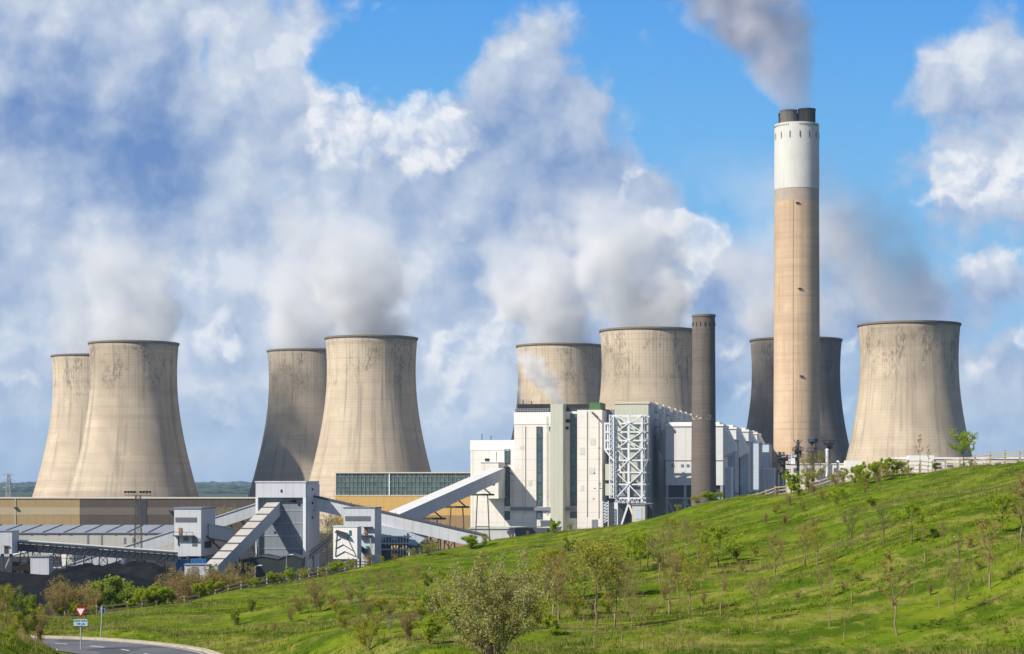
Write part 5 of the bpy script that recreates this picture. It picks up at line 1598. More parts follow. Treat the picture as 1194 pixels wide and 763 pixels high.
# ------------------------------------------------------------------ road signs
def plate_text(body, size, loc, parent, name, mat):
    cu = bpy.data.curves.new(name, 'FONT')
    cu.body = body; cu.size = size; cu.align_x = 'CENTER'; cu.align_y = 'CENTER'; cu.extrude = 0.002; cu.offset = size * 0.018
    tmp = bpy.data.objects.new('tmp', cu); COL.objects.link(tmp)
    bpy.context.view_layer.update()
    me = bpy.data.meshes.new_from_object(tmp.evaluated_get(bpy.context.evaluated_depsgraph_get()))
    bpy.data.objects.remove(tmp); bpy.data.curves.remove(cu)
    me.materials.clear(); me.materials.append(mat)
    o = bpy.data.objects.new(name, me); COL.objects.link(o)
    o.parent = parent; o.location = loc; o.rotation_euler = (R(90), 0, 0)
    return o
M['sign_white'] = painted('sign_white', (0.72, 0.74, 0.78), 0.4, 0.06, 0.8, 0.1)
M['sign_red'] = painted('sign_red', (0.42, 0.012, 0.02), 0.4, 0.08, 0.8, 0.1)
M['sign_blue_grey'] = painted('plate_pale_blue', (0.42, 0.56, 0.66), 0.4, 0.06, 0.8, 0.1)
M['sign_back'] = painted('sign_back', (0.10, 0.13, 0.20), 0.5, 0.1, 0.8, 0.1)
M['sign_text'] = painted('sign_black', (0.015, 0.02, 0.03), 0.5, 0.02)
d = 119.5
x = (94 - 597) / F * d
t = thing('road_sign', 'red bordered upside down triangle sign with a GIVE WAY plate by the road', 'road sign', (x, d, gz(x, d)))
zg = gz(x, d)
zt = EYE + (HOR - 708.2) / F * d - zg
def tri(w, y0, y1, zt, up=False):
    h = w * 0.87
    return [(-w / 2, zt), (w / 2, zt), (0, zt - h)] if not up else [(-w / 2, zt - h), (w / 2, zt - h), (0, zt)]
W0 = 0.74
MB().tube((0, 0.06, -0.3), (0, 0.06, zt - 0.05), 0.038, n=10).build('post', M['grey_steel'], t)
MB().prism(tri(W0, 0, 0, zt), 0, 0.02).build('red_border', M['sign_red'], t)
c0 = zt - W0 * 0.87 / 3
MB().prism([(px_ * 0.60, c0 + (pz - c0) * 0.60) for px_, pz in tri(W0, 0, 0, zt)], -0.006, -0.001).build('white_field', M['sign_white'], t)
pz = EYE + (HOR - 726) / F * d - zg
MB().box(-0.43, 0.43, 0, 0.02, pz - 0.225, pz + 0.225).build('plate', M['sign_text'], t)
MB().box(-0.405, 0.405, -0.006, -0.001, pz - 0.2, pz + 0.2).build('plate_face', M['sign_blue_grey'], t)
plate_text('GIVE WAY', 0.165, (0, -0.009, pz + 0.085), t, 'lettering', M['sign_text'])
plate_text('100 yds', 0.165, (0, -0.009, pz - 0.085), t, 'lettering', M['sign_text'])
d = 128.8; x = (117.5 - 597) / F * d; zg = gz(x, d)
t = thing('road_sign', 'leaning grey post with the dark back of a triangular sign, across the road', 'road sign', (x, d, zg))
zt = EYE + (HOR - 705.5) / F * d - zg
t.rotation_euler = (0, R(3.0), R(-12))
MB().tube((0, 0, -0.3), (0, 0, zt - 0.02), 0.04, n=10).build('post', M['grey_steel'], t)
MB().prism(tri(0.60, 0, 0, zt, True), 0.05, 0.07).build('sign_plate', M['sign_back'], t)
MB().box(-0.16, 0.16, 0.043, 0.05, zt - 0.25, zt - 0.20).build('bracket', M['grey_steel'], t)
d = 113; x = (67 - 597) / F * d; zg = gz(x, d)
t = thing('marker_post', 'short thin grey marker post on the near bank left of the road sign', 'marker post', (x, d, zg))
MB().box(-0.035, 0.035, -0.035, 0.035, -0.2, 0.62).build('post', M['brown_steel'], t)
MB().box(-0.05, 0.05, -0.045, -0.036, 0.42, 0.56).build('reflector', M['sign_white'], t)

# ------------------------------------------------------------------ post and rail fence along the crest
M['wood'] = painted('weathered_wood', (0.40, 0.325, 0.225), 0.85, 0.3, 1.0, 0.4)
def fence():
    P = []
    for px in np.arange(1330, 70, -6.0):
        dc = float(np.interp(px, CX, CD))
        off = float(np.interp(px, [70, 225, 330, 420, 500, 620, 780, 850, 905, 980, 1060, 1200, 1330], [17, 14, 10, 12, 16, 20, 20, 14, 8, 5, 2.0, 1.0, 1]))
        dd = dc + off
        P.append(((px - 597) / F * dd, dd))
    P = np.array(P)
    L = np.concatenate([[0], np.cumsum(np.linalg.norm(np.diff(P, axis=0), axis=1))])
    n = int(L[-1] / 2.6); n = min(n, 98)
    step = L[-1] / n
    S = np.arange(n + 1) * step
    X = np.interp(S, L, P[:, 0]); Y = np.interp(S, L, P[:, 1]); Z = ground(X, Y)
    t = thing('wooden_fence', 'weathered post and rail fence along the crest of the green hill', 'fence', (X[0], Y[0], Z[0]))
    o = np.array([X[0], Y[0], Z[0]])
    rs = random.Random(2)
    for i in range(n + 1):
        p = Vector((X[i], Y[i], Z[i])) - Vector(o)
        q = p + Vector((rs.uniform(-.04, .04), 0, 1.2 + rs.uniform(-.05, .06)))
        MB().bar(p - Vector((0, 0, .3)), q, 0.15, 0.13).build('post', M['wood'], t)
    for h in (0.35, 0.72, 1.06):
        m = MB()
        for i in range(n):
            a = Vector((X[i], Y[i] - 0.08, Z[i] + h + rs.uniform(-.03, .03))) - Vector(o); b = Vector((X[i + 1], Y[i + 1] - 0.08, Z[i + 1] + h + rs.uniform(-.03, .03))) - Vector(o)
            m.bar(a, b, 0.05, 0.11)
        m.build('rail', M['wood'], t)
fence()
# ------------------------------------------------------------------ trees and shrubs
def leaf_mat(name, c1, c2, c3=None, tl=0.5):
    m, n, b, out = new_mat(name)
    geo = n.new('ShaderNodeNewGeometry')
    oi = n.new('ShaderNodeObjectInfo').outputs['Random']
    r = geo.outputs['Random Per Island']
    col = n.mix(r, c1, c2)
    if c3:
        col = n.mix(n.ss(n.m('FRACT', n.mul(r, 7.31)), 0.70, 0.78), col, c3)
    col = n.mix(n.mul(oi, 0.35), col, n.mix(1.0, col, (0.8, 0.95, 0.7), 'MULTIPLY'))
    n.put(b.inputs['Base Color'], col); b.inputs['Roughness'].default_value = 0.7
    b.inputs['Specular IOR Level'].default_value = 0.2
    tr = n.new('ShaderNodeBsdfTranslucent'); n.put(tr.inputs['Color'], col)
    mx = n.new('ShaderNodeMixShader'); mx.inputs[0].default_value = tl
    n.t.links.new(b.outputs[0], mx.inputs[1]); n.t.links.new(tr.outputs[0], mx.inputs[2])
    n.t.links.new(mx.outputs[0], out.inputs[0])
    return m
M['leaf_green'] = leaf_mat('leaf_green', (0.319, 0.420, 0.020), (0.504, 0.554, 0.034), (0.168, 0.252, 0.020))
M['leaf_dark'] = leaf_mat('leaf_dark', (0.131, 0.202, 0.025), (0.263, 0.333, 0.040), (0.384, 0.403, 0.060))
M['leaf_yellow'] = leaf_mat('leaf_yellow', (0.374, 0.374, 0.030), (0.493, 0.404, 0.060), (0.239, 0.314, 0.030))
M['leaf_rust'] = leaf_mat('leaf_rust', (0.42, 0.29, 0.11), (0.38, 0.32, 0.09), (0.42, 0.20, 0.085))
M['leaf_bud'] = leaf_mat('leaf_bud', (0.38, 0.32, 0.09), (0.33, 0.34, 0.06), (0.42, 0.30, 0.13))
M['leaf_grey'] = leaf_mat('leaf_grey', (0.36, 0.36, 0.075), (0.42, 0.38, 0.12), (0.56, 0.50, 0.33))
M['leaf_white'] = leaf_mat('blossom_white', (0.5, 0.45, 0.34), (0.36, 0.33, 0.2), (0.2, 0.2, 0.08))
M['leaf_brown'] = leaf_mat('leaf_brown', (0.34, 0.215, 0.10), (0.40, 0.27, 0.11), (0.34, 0.33, 0.07))
M['bark'] = painted('bark', (0.24, 0.185, 0.12), 0.9, 0.3, 2.0, 0.3)
M['bark_dark'] = painted('bark_dark', (0.15, 0.115, 0.08), 0.9, 0.3, 2.0, 0.3)
M['twig_brown'] = painted('twig_brown', (0.28, 0.195, 0.12), 0.9, 0.3, 2.0, 0.2)
M['guard'] = painted('tree_guard_plastic', (0.30, 0.22, 0.12), 0.7, 0.2, 1.0, 0.2)

def tubes_np(segs, n=4):
    P = np.array([s[0] for s in segs], float); Q = np.array([s[1] for s in segs], float)
    r0 = np.array([s[2] for s in segs])[:, None, None]; r1 = np.array([s[3] for s in segs])[:, None, None]
    D = Q - P; D /= np.maximum(np.linalg.norm(D, axis=1), 1e-6)[:, None]
    up = np.where(np.abs(D[:, 2:3]) < 0.95, [[0, 0, 1.0]], [[1.0, 0, 0]])
    A = np.cross(D, up); A /= np.linalg.norm(A, axis=1)[:, None]; B = np.cross(A, D)
    th = 2 * np.pi * np.arange(n) / n
    ring = A[:, None, :] * np.cos(th)[None, :, None] + B[:, None, :] * np.sin(th)[None, :, None]
    V = np.concatenate([P[:, None, :] + ring * r0, Q[:, None, :] + ring * r1], 1).reshape(-1, 3)
    k = np.arange(len(segs))[:, None] * 2 * n; i = np.arange(n); j = (i + 1) % n
    Fa = np.stack([k + i, k + j, k + n + j, k + n + i], 2).reshape(-1, 4)
    return V, Fa
def grow(rs, H, clear, spread, nb, upright, twig, multi=0, wob_=0.04, rad=0.02, tlen=0.45):
    segs = []; tips = []
    stems = []
    if multi:
        for k in range(multi):
            a = rs.uniform(0, 2 * math.pi); l = rs.uniform(0.15, 0.8) * spread
            stems.append((np.array([math.cos(a) * 0.03, math.sin(a) * 0.03, 0]) * H, np.array([math.cos(a) * l, math.sin(a) * l, rs.uniform(0.65, 1.0)]) * H, rad * rs.uniform(0.5, 0.9)))
    else:
        stems.append((np.zeros(3), np.array([rs.uniform(-.08, .08), rs.uniform(-.08, .08), 0.97]) * H, rad))
    for (b, e, r) in stems:
        K = 7; pts = []
        for k in range(K + 1):
            f = k / K
            pts.append(b + (e - b) * f + np.array([rs.uniform(-1, 1), rs.uniform(-1, 1), 0]) * wob_ * H * (0 < k < K))
        for k in range(K):
            segs.append((pts[k], pts[k + 1], r * H * (1 - 0.85 * k / K), r * H * (1 - 0.85 * (k + 1) / K)))
        n = nb if not multi else max(3, nb // multi)
        for q in range(n):
            f = clear + (1 - clear) * (q + rs.uniform(0, 1)) / n
            f = min(f, 0.98)
            k = min(int(f * K), K - 1); o = pts[k] + (pts[k + 1] - pts[k]) * (f * K - k)
            a = q * 2.4 + rs.uniform(-.6, .6)
            shape = math.sin(math.pi * min(1, max(0.12, (f - clear) / (1 - clear) * 0.8 + 0.22)))
            L = spread * H * (0.45 + 0.6 * shape) * rs.uniform(0.65, 1.1)
            if multi: L *= 0.6
            ele = upright + rs.uniform(-0.25, 0.35)
            dr = np.array([math.cos(a) * math.cos(ele), math.sin(a) * math.cos(ele), math.sin(ele)])
            m = o + dr * L * 0.5 + np.array([0, 0, 0.04 * H * rs.uniform(-1, 1)]); t = m + (dr + np.array([0, 0, 0.35])) / 1.1 * L * 0.5
            rb = r * H * 0.42 * (1 - f * 0.6)
            segs += [(o, m, rb, rb * 0.7), (m, t, rb * 0.7, rb * 0.3)]
            tips.append((m, t))
            for w in range(twig):
                g = rs.uniform(0.2, 1.0); s = o + (m - o) * min(1, g * 2) if g < .5 else m + (t - m) * (g * 2 - 1)
                dv = dr + np.array([rs.gauss(0, .6), rs.gauss(0, .6), rs.uniform(0.0, .9)]); dv /= np.linalg.norm(dv)
                l = L * tlen * rs.uniform(.5, 1.1); e2 = s + dv * l
                rt = max(0.006, rb * 0.30)
                segs.append((s, e2, rt, rt * 0.5)); tips.append((s, e2))
                if twig >= 5:
                    for _ in range(2):
                        s3 = s + (e2 - s) * rs.uniform(.3, .9); d3 = dv + np.array([rs.gauss(0, .6), rs.gauss(0, .6), rs.uniform(-.2, .6)]); d3 /= np.linalg.norm(d3)
                        segs.append((s3, s3 + d3 * l * .55, rt * .7, rt * .35)); tips.append((s3, s3 + d3 * l * .55))
    return segs, tips
def leaves_np(rs, tips, n, size, jit):
    T = np.array([[a, b] for a, b in tips]); r = np.random.RandomState(rs.randint(0, 9999))
    i = r.randint(0, len(T), n); f = r.uniform(0.15, 1.1, n)[:, None]
    C = T[i, 0] + (T[i, 1] - T[i, 0]) * f + r.normal(0, jit, (n, 3))
    A = r.normal(0, 1, (n, 3)); A /= np.linalg.norm(A, axis=1)[:, None]
    B = np.cross(A, r.normal(0, 1, (n, 3))); B /= np.linalg.norm(B, axis=1)[:, None]
    s = size * r.uniform(.6, 1.3, n)[:, None]
    V = np.stack([C - A * s * .7, C - B * s * .38, C + A * s * .7, C + B * s * .38], 1).reshape(-1, 3)
    V[:, 2] = np.maximum(V[:, 2], 0.03)
    Fa = np.arange(n * 4).reshape(-1, 4)
    return V, Fa
SPEC = {  # clear, spread, branches, upright, twigs, multi, leaves, size, leaf mat, bark mat, radius, guard
    'bare':   (0.28, 0.38, 18, 0.80, 8, 0, 620, 0.055, 'leaf_bud', 'bark', 0.016, False),
    'dark':   (0.30, 0.34, 18, 0.90, 8, 0, 420, 0.055, 'leaf_dark', 'bark_dark', 0.020, False),
    'rusty':  (0.34, 0.28, 15, 0.75, 6, 0, 480, 0.055, 'leaf_rust', 'bark', 0.014, True),
    'spread': (0.34, 0.34, 12, 0.35, 4, 0, 300, 0.07, 'leaf_rust', 'bark', 0.018, False),
    'yellow': (0.30, 0.36, 18, 0.65, 7, 0, 1000, 0.055, 'leaf_yellow', 'bark', 0.016, False),
    'green':  (0.30, 0.42, 15, 0.45, 5, 0, 1500, 0.075, 'leaf_green', 'bark_dark', 0.018, False),
    'stake':  (0.45, 0.13, 8, 0.85, 3, 0, 110, 0.05, 'leaf_rust', 'bark', 0.009, True),
    'bushg':  (0.10, 0.62, 22, 0.55, 5, 7, 2600, 0.075, 'leaf_green', 'bark_dark', 0.018, False),
    'bushd':  (0.10, 0.55, 22, 0.60, 5, 7, 2400, 0.075, 'leaf_dark', 'bark_dark', 0.018, False),
    'bushy':  (0.12, 0.60, 22, 0.60, 5, 7, 1300, 0.065, 'leaf_yellow', 'bark', 0.016, False),
    'bushb':  (0.10, 0.50, 40, 1.00, 7, 12, 900, 0.05, 'leaf_brown', 'twig_brown', 0.013, False),
    'blossom': (0.2, 0.42, 18, 0.6, 5, 4, 420, 0.05, 'leaf_white', 'bark', 0.014, False),
    'big':    (0.04, 0.86, 110, 0.55, 6, 16, 11500, 0.085, 'leaf_grey', 'bark', 0.014, False),
}
PROTO = {}
def proto(kind, var):
    key = (kind, var)
    if key in PROTO: return PROTO[key]
    c, sp, nb, up, tw, mu, nl, ls, lm, bm_, rd, gd = SPEC[kind]
    rs = random.Random(hash(kind) % 1 + sum(map(ord, kind)) * 13 + var * 101)
    H = 3.6 if kind != 'big' else 4.8
    if mu and kind != 'big': H = 2.4
    nl = int(nl * (2.6 if kind != 'big' else 2.2)); ls *= 1.2 if kind != 'big' else 1.0
    segs, tips = grow(rs, H, c, sp * rs.uniform(.9, 1.12), nb, up, tw, mu, 0.02, rd)
    V, Fa = tubes_np(segs)
    tr = np_mesh('trunk', V, Fa, M[bm_], smooth=True)
    V, Fa = leaves_np(rs, tips, nl, ls, 0.05 if nl < 1000 else 0.09)
    cr = np_mesh('crown', V, Fa, M[lm])
    g = None
    if gd:
        g = MB().tube((0, 0, -0.05), (0.01, 0, 0.27 * H), 0.05, 0.05, 8).build('tree_guard', M['guard'])
    res = (H, [q.data for q in (tr, cr, g) if q], ['trunk', 'crown', 'tree_guard'])
    for q in (tr, cr, g):
        if q: bpy.data.objects.remove(q)
    PROTO[key] = res
    return res
NAME = {'bare': ('young_tree', 'tree'), 'dark': ('young_tree', 'tree'), 'rusty': ('young_tree', 'tree'), 'spread': ('young_tree', 'tree'), 'yellow': ('young_tree', 'tree'),
        'green': ('leafy_tree', 'tree'), 'stake': ('sapling', 'sapling'), 'bushg': ('shrub', 'shrub'), 'bushd': ('shrub', 'shrub'), 'bushy': ('shrub', 'shrub'), 'bushb': ('shrub', 'shrub'), 'blossom': ('shrub', 'shrub'), 'big': ('shrub', 'shrub')}
WORD = {'bare': 'bare young trees', 'dark': 'dark twiggy trees', 'rusty': 'rusty young trees', 'spread': 'wide rusty trees', 'yellow': 'yellowish young trees',
        'green': 'leafy green trees', 'stake': 'thin saplings', 'bushg': 'bright green shrubs', 'bushd': 'dark green shrubs', 'bushy': 'yellowish shrubs', 'bushb': 'brown twiggy shrubs', 'blossom': 'whitish blossoming shrubs', 'big': 'big grey green shrubs'}
ORD = ['first', 'second', 'third', 'fourth', 'fifth', 'sixth', 'seventh', 'eighth', 'ninth', 'tenth', 'eleventh', 'twelfth']
PL = []   # kind, px, py base, height px, zone, fixed distance, widen
def P_(zone, items, d=None):
    for it in items:
        kind, px, py, h = it[:4]
        PL.append((kind, px, py, h, zone, it[4] if len(it) > 4 else d, it[5] if len(it) > 5 else 1.0))
Z1 = 'on the lower right slope'
Z2 = 'low on the slope below the chimney'
Z3 = 'right of the big grey green shrub'
Z4 = 'on the upper right slope'
Z5 = 'on the slope below the short stack'
Z6 = 'left of the big grey green shrub'
Z7 = 'on the crest below the chimney'
Z8 = 'in the hedge beyond the road'
Z9 = 'on the near bank, lower left'
Z10 = 'along the crest left of the stack'
P_(Z1, [('spread', 1046, 743, 92), ('rusty', 1154, 689, 74), ('bare', 1113, 717, 56), ('stake', 1095, 711, 44), ('stake', 1130, 690, 40), ('dark', 1119, 661, 40), ('stake', 1066, 694, 36), ('bushb', 1085, 696, 16), ('bushb', 1172, 742, 10), ('bushb', 1128, 702, 10)])
P_(Z4, [('stake', 1078, 658, 46), ('dark', 1031, 636, 42), ('dark', 992, 640, 42), ('green', 1064, 636, 46), ('green', 1169, 622, 42), ('rusty', 1191, 636, 74), ('bare', 1010, 640, 30), ('bushd', 1089, 628, 12), ('stake', 1050, 640, 30), ('bushb', 1130, 640, 16), ('bushy', 1140, 668, 14), ('bare', 1100, 640, 28), ('bushg', 1017, 592, 14), ('green', 978, 600, 30), ('stake', 988, 600, 22), ('bushd', 1184, 600, 8), ('stake', 952, 604, 22), ('stake', 943, 603, 26), ('stake', 963, 606, 16), ('bushb', 893, 612, 13), ('stake', 1061, 568, 20), ('bushy', 935, 598, 14), ('bushb', 920, 590, 14), ('bushy', 1010, 575, 12), ('bushb', 960, 585, 14)])
P_(Z2, [('stake', 984, 750, 46), ('stake', 967, 731, 64), ('stake', 993, 704, 48), ('bare', 882, 726, 48), ('rusty', 938, 660, 46), ('yellow', 953, 660, 44), ('rusty', 903, 672, 48), ('stake', 887, 664, 34), ('rusty', 911, 664, 32), ('stake', 863, 660, 26), ('stake', 875, 660, 24), ('yellow', 968, 675, 32), ('stake', 1008, 745, 30), ('bare', 960, 700, 36), ('bushb', 930, 700, 12), ('bushy', 1000, 680, 14), ('bushb', 985, 690, 13)])
P_(Z5, [('green', 837, 663, 46, None, 1.3), ('yellow', 813, 660, 48), ('bare', 803, 655, 44), ('stake', 840, 719, 62), ('yellow', 803, 716, 60), ('rusty', 780, 717, 62), ('stake', 795, 741, 42), ('rusty', 790, 698, 48), ('yellow', 780, 655, 50), ('bare', 770, 680, 56), ('green', 736, 670, 40), ('green', 746, 664, 40), ('green', 756, 665, 38), ('bushg', 857, 655, 20), ('yellow', 822, 672, 36), ('stake', 818, 690, 36), ('stake', 850, 740, 40)])
P_(Z3, [('yellow', 694, 734, 96, None, 1.35), ('rusty', 645, 725, 72), ('rusty', 651, 727, 60), ('rusty', 717, 734, 74), ('bare', 736, 735, 50), ('stake', 750, 760, 46), ('stake', 693, 757, 40), ('bushd', 663, 644, 16), ('yellow', 641, 707, 62, None, 1.5), ('rusty', 655, 690, 50), ('yellow', 705, 700, 62, None, 1.35), ('bare', 680, 700, 60), ('green', 631, 700, 40), ('bare', 727, 712, 50), ('stake', 683, 748, 40), ('stake', 725, 752, 42), ('rusty', 668, 700, 46), ('bushy', 700, 690, 24), ('bushb', 760, 720, 14)])
P_(Z6, [('dark', 419, 721, 36, None, 1.4), ('bushb', 476, 748, 38), ('bushy', 429, 760, 38), ('rusty', 484, 698, 36), ('stake', 476, 698, 40), ('green', 514, 688, 20), ('bushd', 499, 685, 16), ('bushg', 500, 752, 30), ('bushg', 502, 716, 28), ('bare', 456, 702, 34), ('bare', 440, 700, 30), ('blossom', 452, 740, 26), ('bushb', 372, 715, 26), ('bare', 362, 716, 36), ('bushb', 408, 705, 20), ('bushy', 445, 716, 20), ('rusty', 379, 692, 24), ('bushb', 320, 738, 12), ('bushd', 274, 730, 16), ('bushd', 294, 714, 14), ('bushy', 403, 735, 24), ('bushg', 530, 740, 40), ('bushy', 540, 700, 30), ('yellow', 560, 690, 36), ('bushb', 310, 736, 9), ('rusty', 465, 700, 26), ('bushy', 470, 715, 18), ('bare', 400, 700, 24), ('bare', 428, 690, 22)])
P_(Z3, [('big', 577, 806, 146, 79.0, 0.98)])
P_(Z7, [('bushg', 924, 576, 30), ('bushy', 943, 575, 34), ('bare', 940, 570, 36), ('bushg', 1000, 562, 26), ('bushg', 1020, 560, 28), ('bushg', 1040, 557, 30), ('bushy', 1050, 556, 24), ('bushy', 985, 562, 20), ('green', 1123, 545, 38), ('stake', 1072, 553, 46), ('bushg', 828, 584, 16, None, 1.5), ('bushy', 812, 588, 14, None, 1.5), ('bushy', 790, 594, 10), ('bushb', 905, 579, 12), ('bushd', 1091, 549, 12), ('stake', 1082, 552, 34), ('bushy', 970, 565, 16), ('bare', 957, 570, 38), ('bushg', 840, 580, 12), ('bushy', 1132, 544, 10), ('bushb', 1010, 568, 14)])
P_(Z10, [('bushg', 548, 640, 17, None, 1.6), ('bushy', 566, 637, 14), ('bushy', 500, 648, 16, None, 1.5), ('bushy', 480, 650, 10), ('bushg', 392, 668, 16, None, 1.5), ('bushy', 410, 665, 14), ('bushy', 375, 671, 12), ('bushy', 445, 658, 10), ('bushb', 460, 656, 9), ('bushg', 646, 622, 15), ('bushb', 595, 629, 8), ('bushg', 340, 677, 17), ('bushy', 355, 674, 14), ('bushb', 615, 626, 7), ('bushy', 665, 619, 9), ('stake', 433, 660, 26), ('bushb', 428, 660, 14)])
P_(Z8, [('bushb', 75, 714, 36), ('bushb', 62, 716, 32), ('bushg', 86, 716, 20), ('bushg', 70, 718, 14), ('bushd', 120, 700, 28, 185, 1.4), ('bushd', 138, 698, 30, 185, 1.4), ('bushd', 105, 703, 24, 180), ('bushg', 163, 706, 26), ('bushg', 178, 704, 26, None, 1.2), ('bushg', 192, 700, 22), ('blossom', 205, 697, 15), ('bushb', 200, 689, 24, 195), ('bushb', 218, 687, 26, 195), ('bushb', 236, 685, 26, 198), ('bushb', 252, 682, 24, 200), ('bushb', 268, 680, 24, 203), ('bushb', 283, 678, 22, 205), ('bushg', 232, 695, 22), ('bushg', 246, 692, 20), ('bushy', 258, 690, 18), ('bushg', 300, 682, 14), ('bushg', 318, 679, 18), ('bushy', 290, 684, 14), ('bushd', 42, 716, 22, 175), ('bushd', 26, 712, 22, 180), ('bushg', 50, 722, 12), ('bushy', 108, 708, 12), ('bushb', 90, 706, 26, 175), ('bushd', 150, 700, 22, 182), ('bushy', 328, 678, 14), ('bushb', 98, 702, 24, 178)])
P_(Z9, [('bushb', 45, 748, 44, 104), ('yellow', 8, 737, 58, 100, 1.15), ('bushy', 28, 746, 36, 101), ('bushb', 16, 742, 30, 102), ('green', 12, 768, 40, 84, 0.8), ('bushb', -6, 740, 40, 99), ('yellow', 40, 747, 40, 106), ('bushy', 2, 752, 16, 92)])

P_(Z7, [('bushy', 1030, 561, 22, None, 1.3), ('bushg', 1008, 566, 22, None, 1.2), ('bushb', 1025, 566, 18), ('bushy', 995, 566, 18), ('bushb', 975, 568, 22), ('bushy', 1060, 556, 16), ('bushg', 930, 580, 20), ('bushb', 948, 578, 18)])
P_(Z8, [('bushb', 208, 690, 26, 193), ('bushb', 226, 688, 26, 196), ('bushb', 244, 685, 25, 199), ('bushb', 260, 682, 25, 202), ('bushy', 170, 700, 18, 186), ('bushg', 185, 704, 18), ('bushb', 80, 708, 38, 172), ('bushb', 68, 708, 34, 172), ('bushd', 130, 704, 22, 180), ('bushg', 200, 702, 14), ('bushg', 150, 708, 14)])
P_(Z5, [('bushy', 790, 668, 26), ('bushy', 770, 664, 22), ('bushb', 800, 690, 20), ('bushy', 826, 664, 18), ('bushy', 700, 668, 20), ('bushb', 845, 690, 13)])
P_(Z3, [('bushy', 640, 680, 24), ('bushy', 620, 690, 26), ('bushy', 660, 712, 22), ('bushg', 648, 700, 22), ('bushb', 690, 716, 18)])
P_(Z3, [('bushy', 625, 735, 34), ('bushg', 642, 742, 26), ('bushy', 672, 722, 26), ('bushy', 712, 716, 24)])
P_(Z5, [('bushb', 866, 668, 14), ('bushy', 880, 650, 14), ('bushb', 820, 705, 16), ('bushb', 775, 700, 18)])
P_(Z4, [('bushb', 915, 612, 14), ('bushb', 950, 618, 14), ('bushy', 905, 600, 14), ('bushb', 1040, 600, 10), ('bushb', 985, 612, 12)])
P_(Z6, [('bushb', 470, 735, 22), ('bushy', 490, 725, 22), ('bushb', 430, 720, 22), ('bushb', 340, 726, 18), ('bushy', 395, 722, 20), ('bushb', 368, 700, 20), ('bushy', 520, 716, 24), ('bushg', 545, 722, 24), ('bushb', 455, 722, 22), ('bushy', 510, 740, 22), ('bushb', 350, 716, 22), ('bushb', 388, 712, 20), ('bushy', 420, 745, 20), ('bushb', 440, 735, 16)])
def plant_all():
    cnt = {}
    order = sorted(range(len(PL)), key=lambda i: PL[i][1])
    for i in order:
        cnt.setdefault((PL[i][0], PL[i][4]), []).append(i)
    labels = {}
    for (kind, zone), ids in cnt.items():
        w = WORD[kind]
        if len(ids) == 1:
            s = w[:-1]
            labels[ids[0]] = ('the only ' + s + ' ' + zone) if kind != 'big' else 'big round grey green shrub at the bottom edge of the slope, below the boiler house'
        else:
            for k, i in enumerate(ids):
                nth = 'leftmost' if k == 0 else ('rightmost' if k == len(ids) - 1 else (ORD[k] + ' from left' if k < len(ids) / 2 else ORD[len(ids) - 1 - k] + ' from right'))
                labels[i] = nth + ' of the ' + w + ' ' + zone
    rs = random.Random(77)
    for i, (kind, px, py, hpx, zone, dfix, wid) in enumerate(PL):
        d = dfix or spot(px, py)
        x = (px - 597) / F * d
        z = gz(x, d)
        ztop = EYE + (HOR - (py - hpx)) / F * d
        h = max(0.4, ztop - z) if dfix else hpx * d / F
        H, meshes, names = proto(kind, rs.randint(0, 3) if kind != 'big' else 0)
        nm, cat = NAME[kind]
        t = thing(nm, labels[i], cat, (x, d, z - 0.03), rs.uniform(0, 6.28), {'tree': 'young trees on the slope', 'sapling': 'thin saplings on the slope', 'shrub': 'shrubs of the slope and hedge'}[cat])
        s = h / H * (0.90 if (cat == 'shrub' and zone == Z8) or zone == Z9 else (0.80 if zone == Z7 and cat == 'shrub' else 1.0))
        sw = s * wid * (1.0 if kind == 'big' else rs.uniform(0.92, 1.12))
        t.scale = (sw, sw, s)
        for me, pn in zip(meshes, names):
            o = bpy.data.objects.new(pn, me); COL.objects.link(o); o.parent = t
plant_all()
# bare trees standing in the plant yard
rs = random.Random(12)
for k, (px, py, d, lab) in enumerate(((381, 606, 700, 'bare brown tree behind the falling gallery, right of the tall transfer tower'), (394, 610, 705, 'smaller bare brown tree left of the pale transfer house'), (469, 612, 690, 'bare brown tree under the falling gallery near the blue edged canopy'), (488, 616, 700, 'bare brown tree behind the blue edged canopy'), (268, 598, 740, 'dull bare tree between the white transfer house and the steep gallery'))):
    H, meshes, names = proto('bare', k % 4)
    x = (px - 597) / F * d
    t = thing('bare_tree', lab, 'tree', (x, d, 0), rs.uniform(0, 6), 'bare trees in the plant yard')
    s = (EYE + (HOR - py) / F * d) / H
    t.scale = (s, s, s)
    for me, pn in zip(meshes, names):
        o = bpy.data.objects.new(pn, me); COL.objects.link(o); o.parent = t

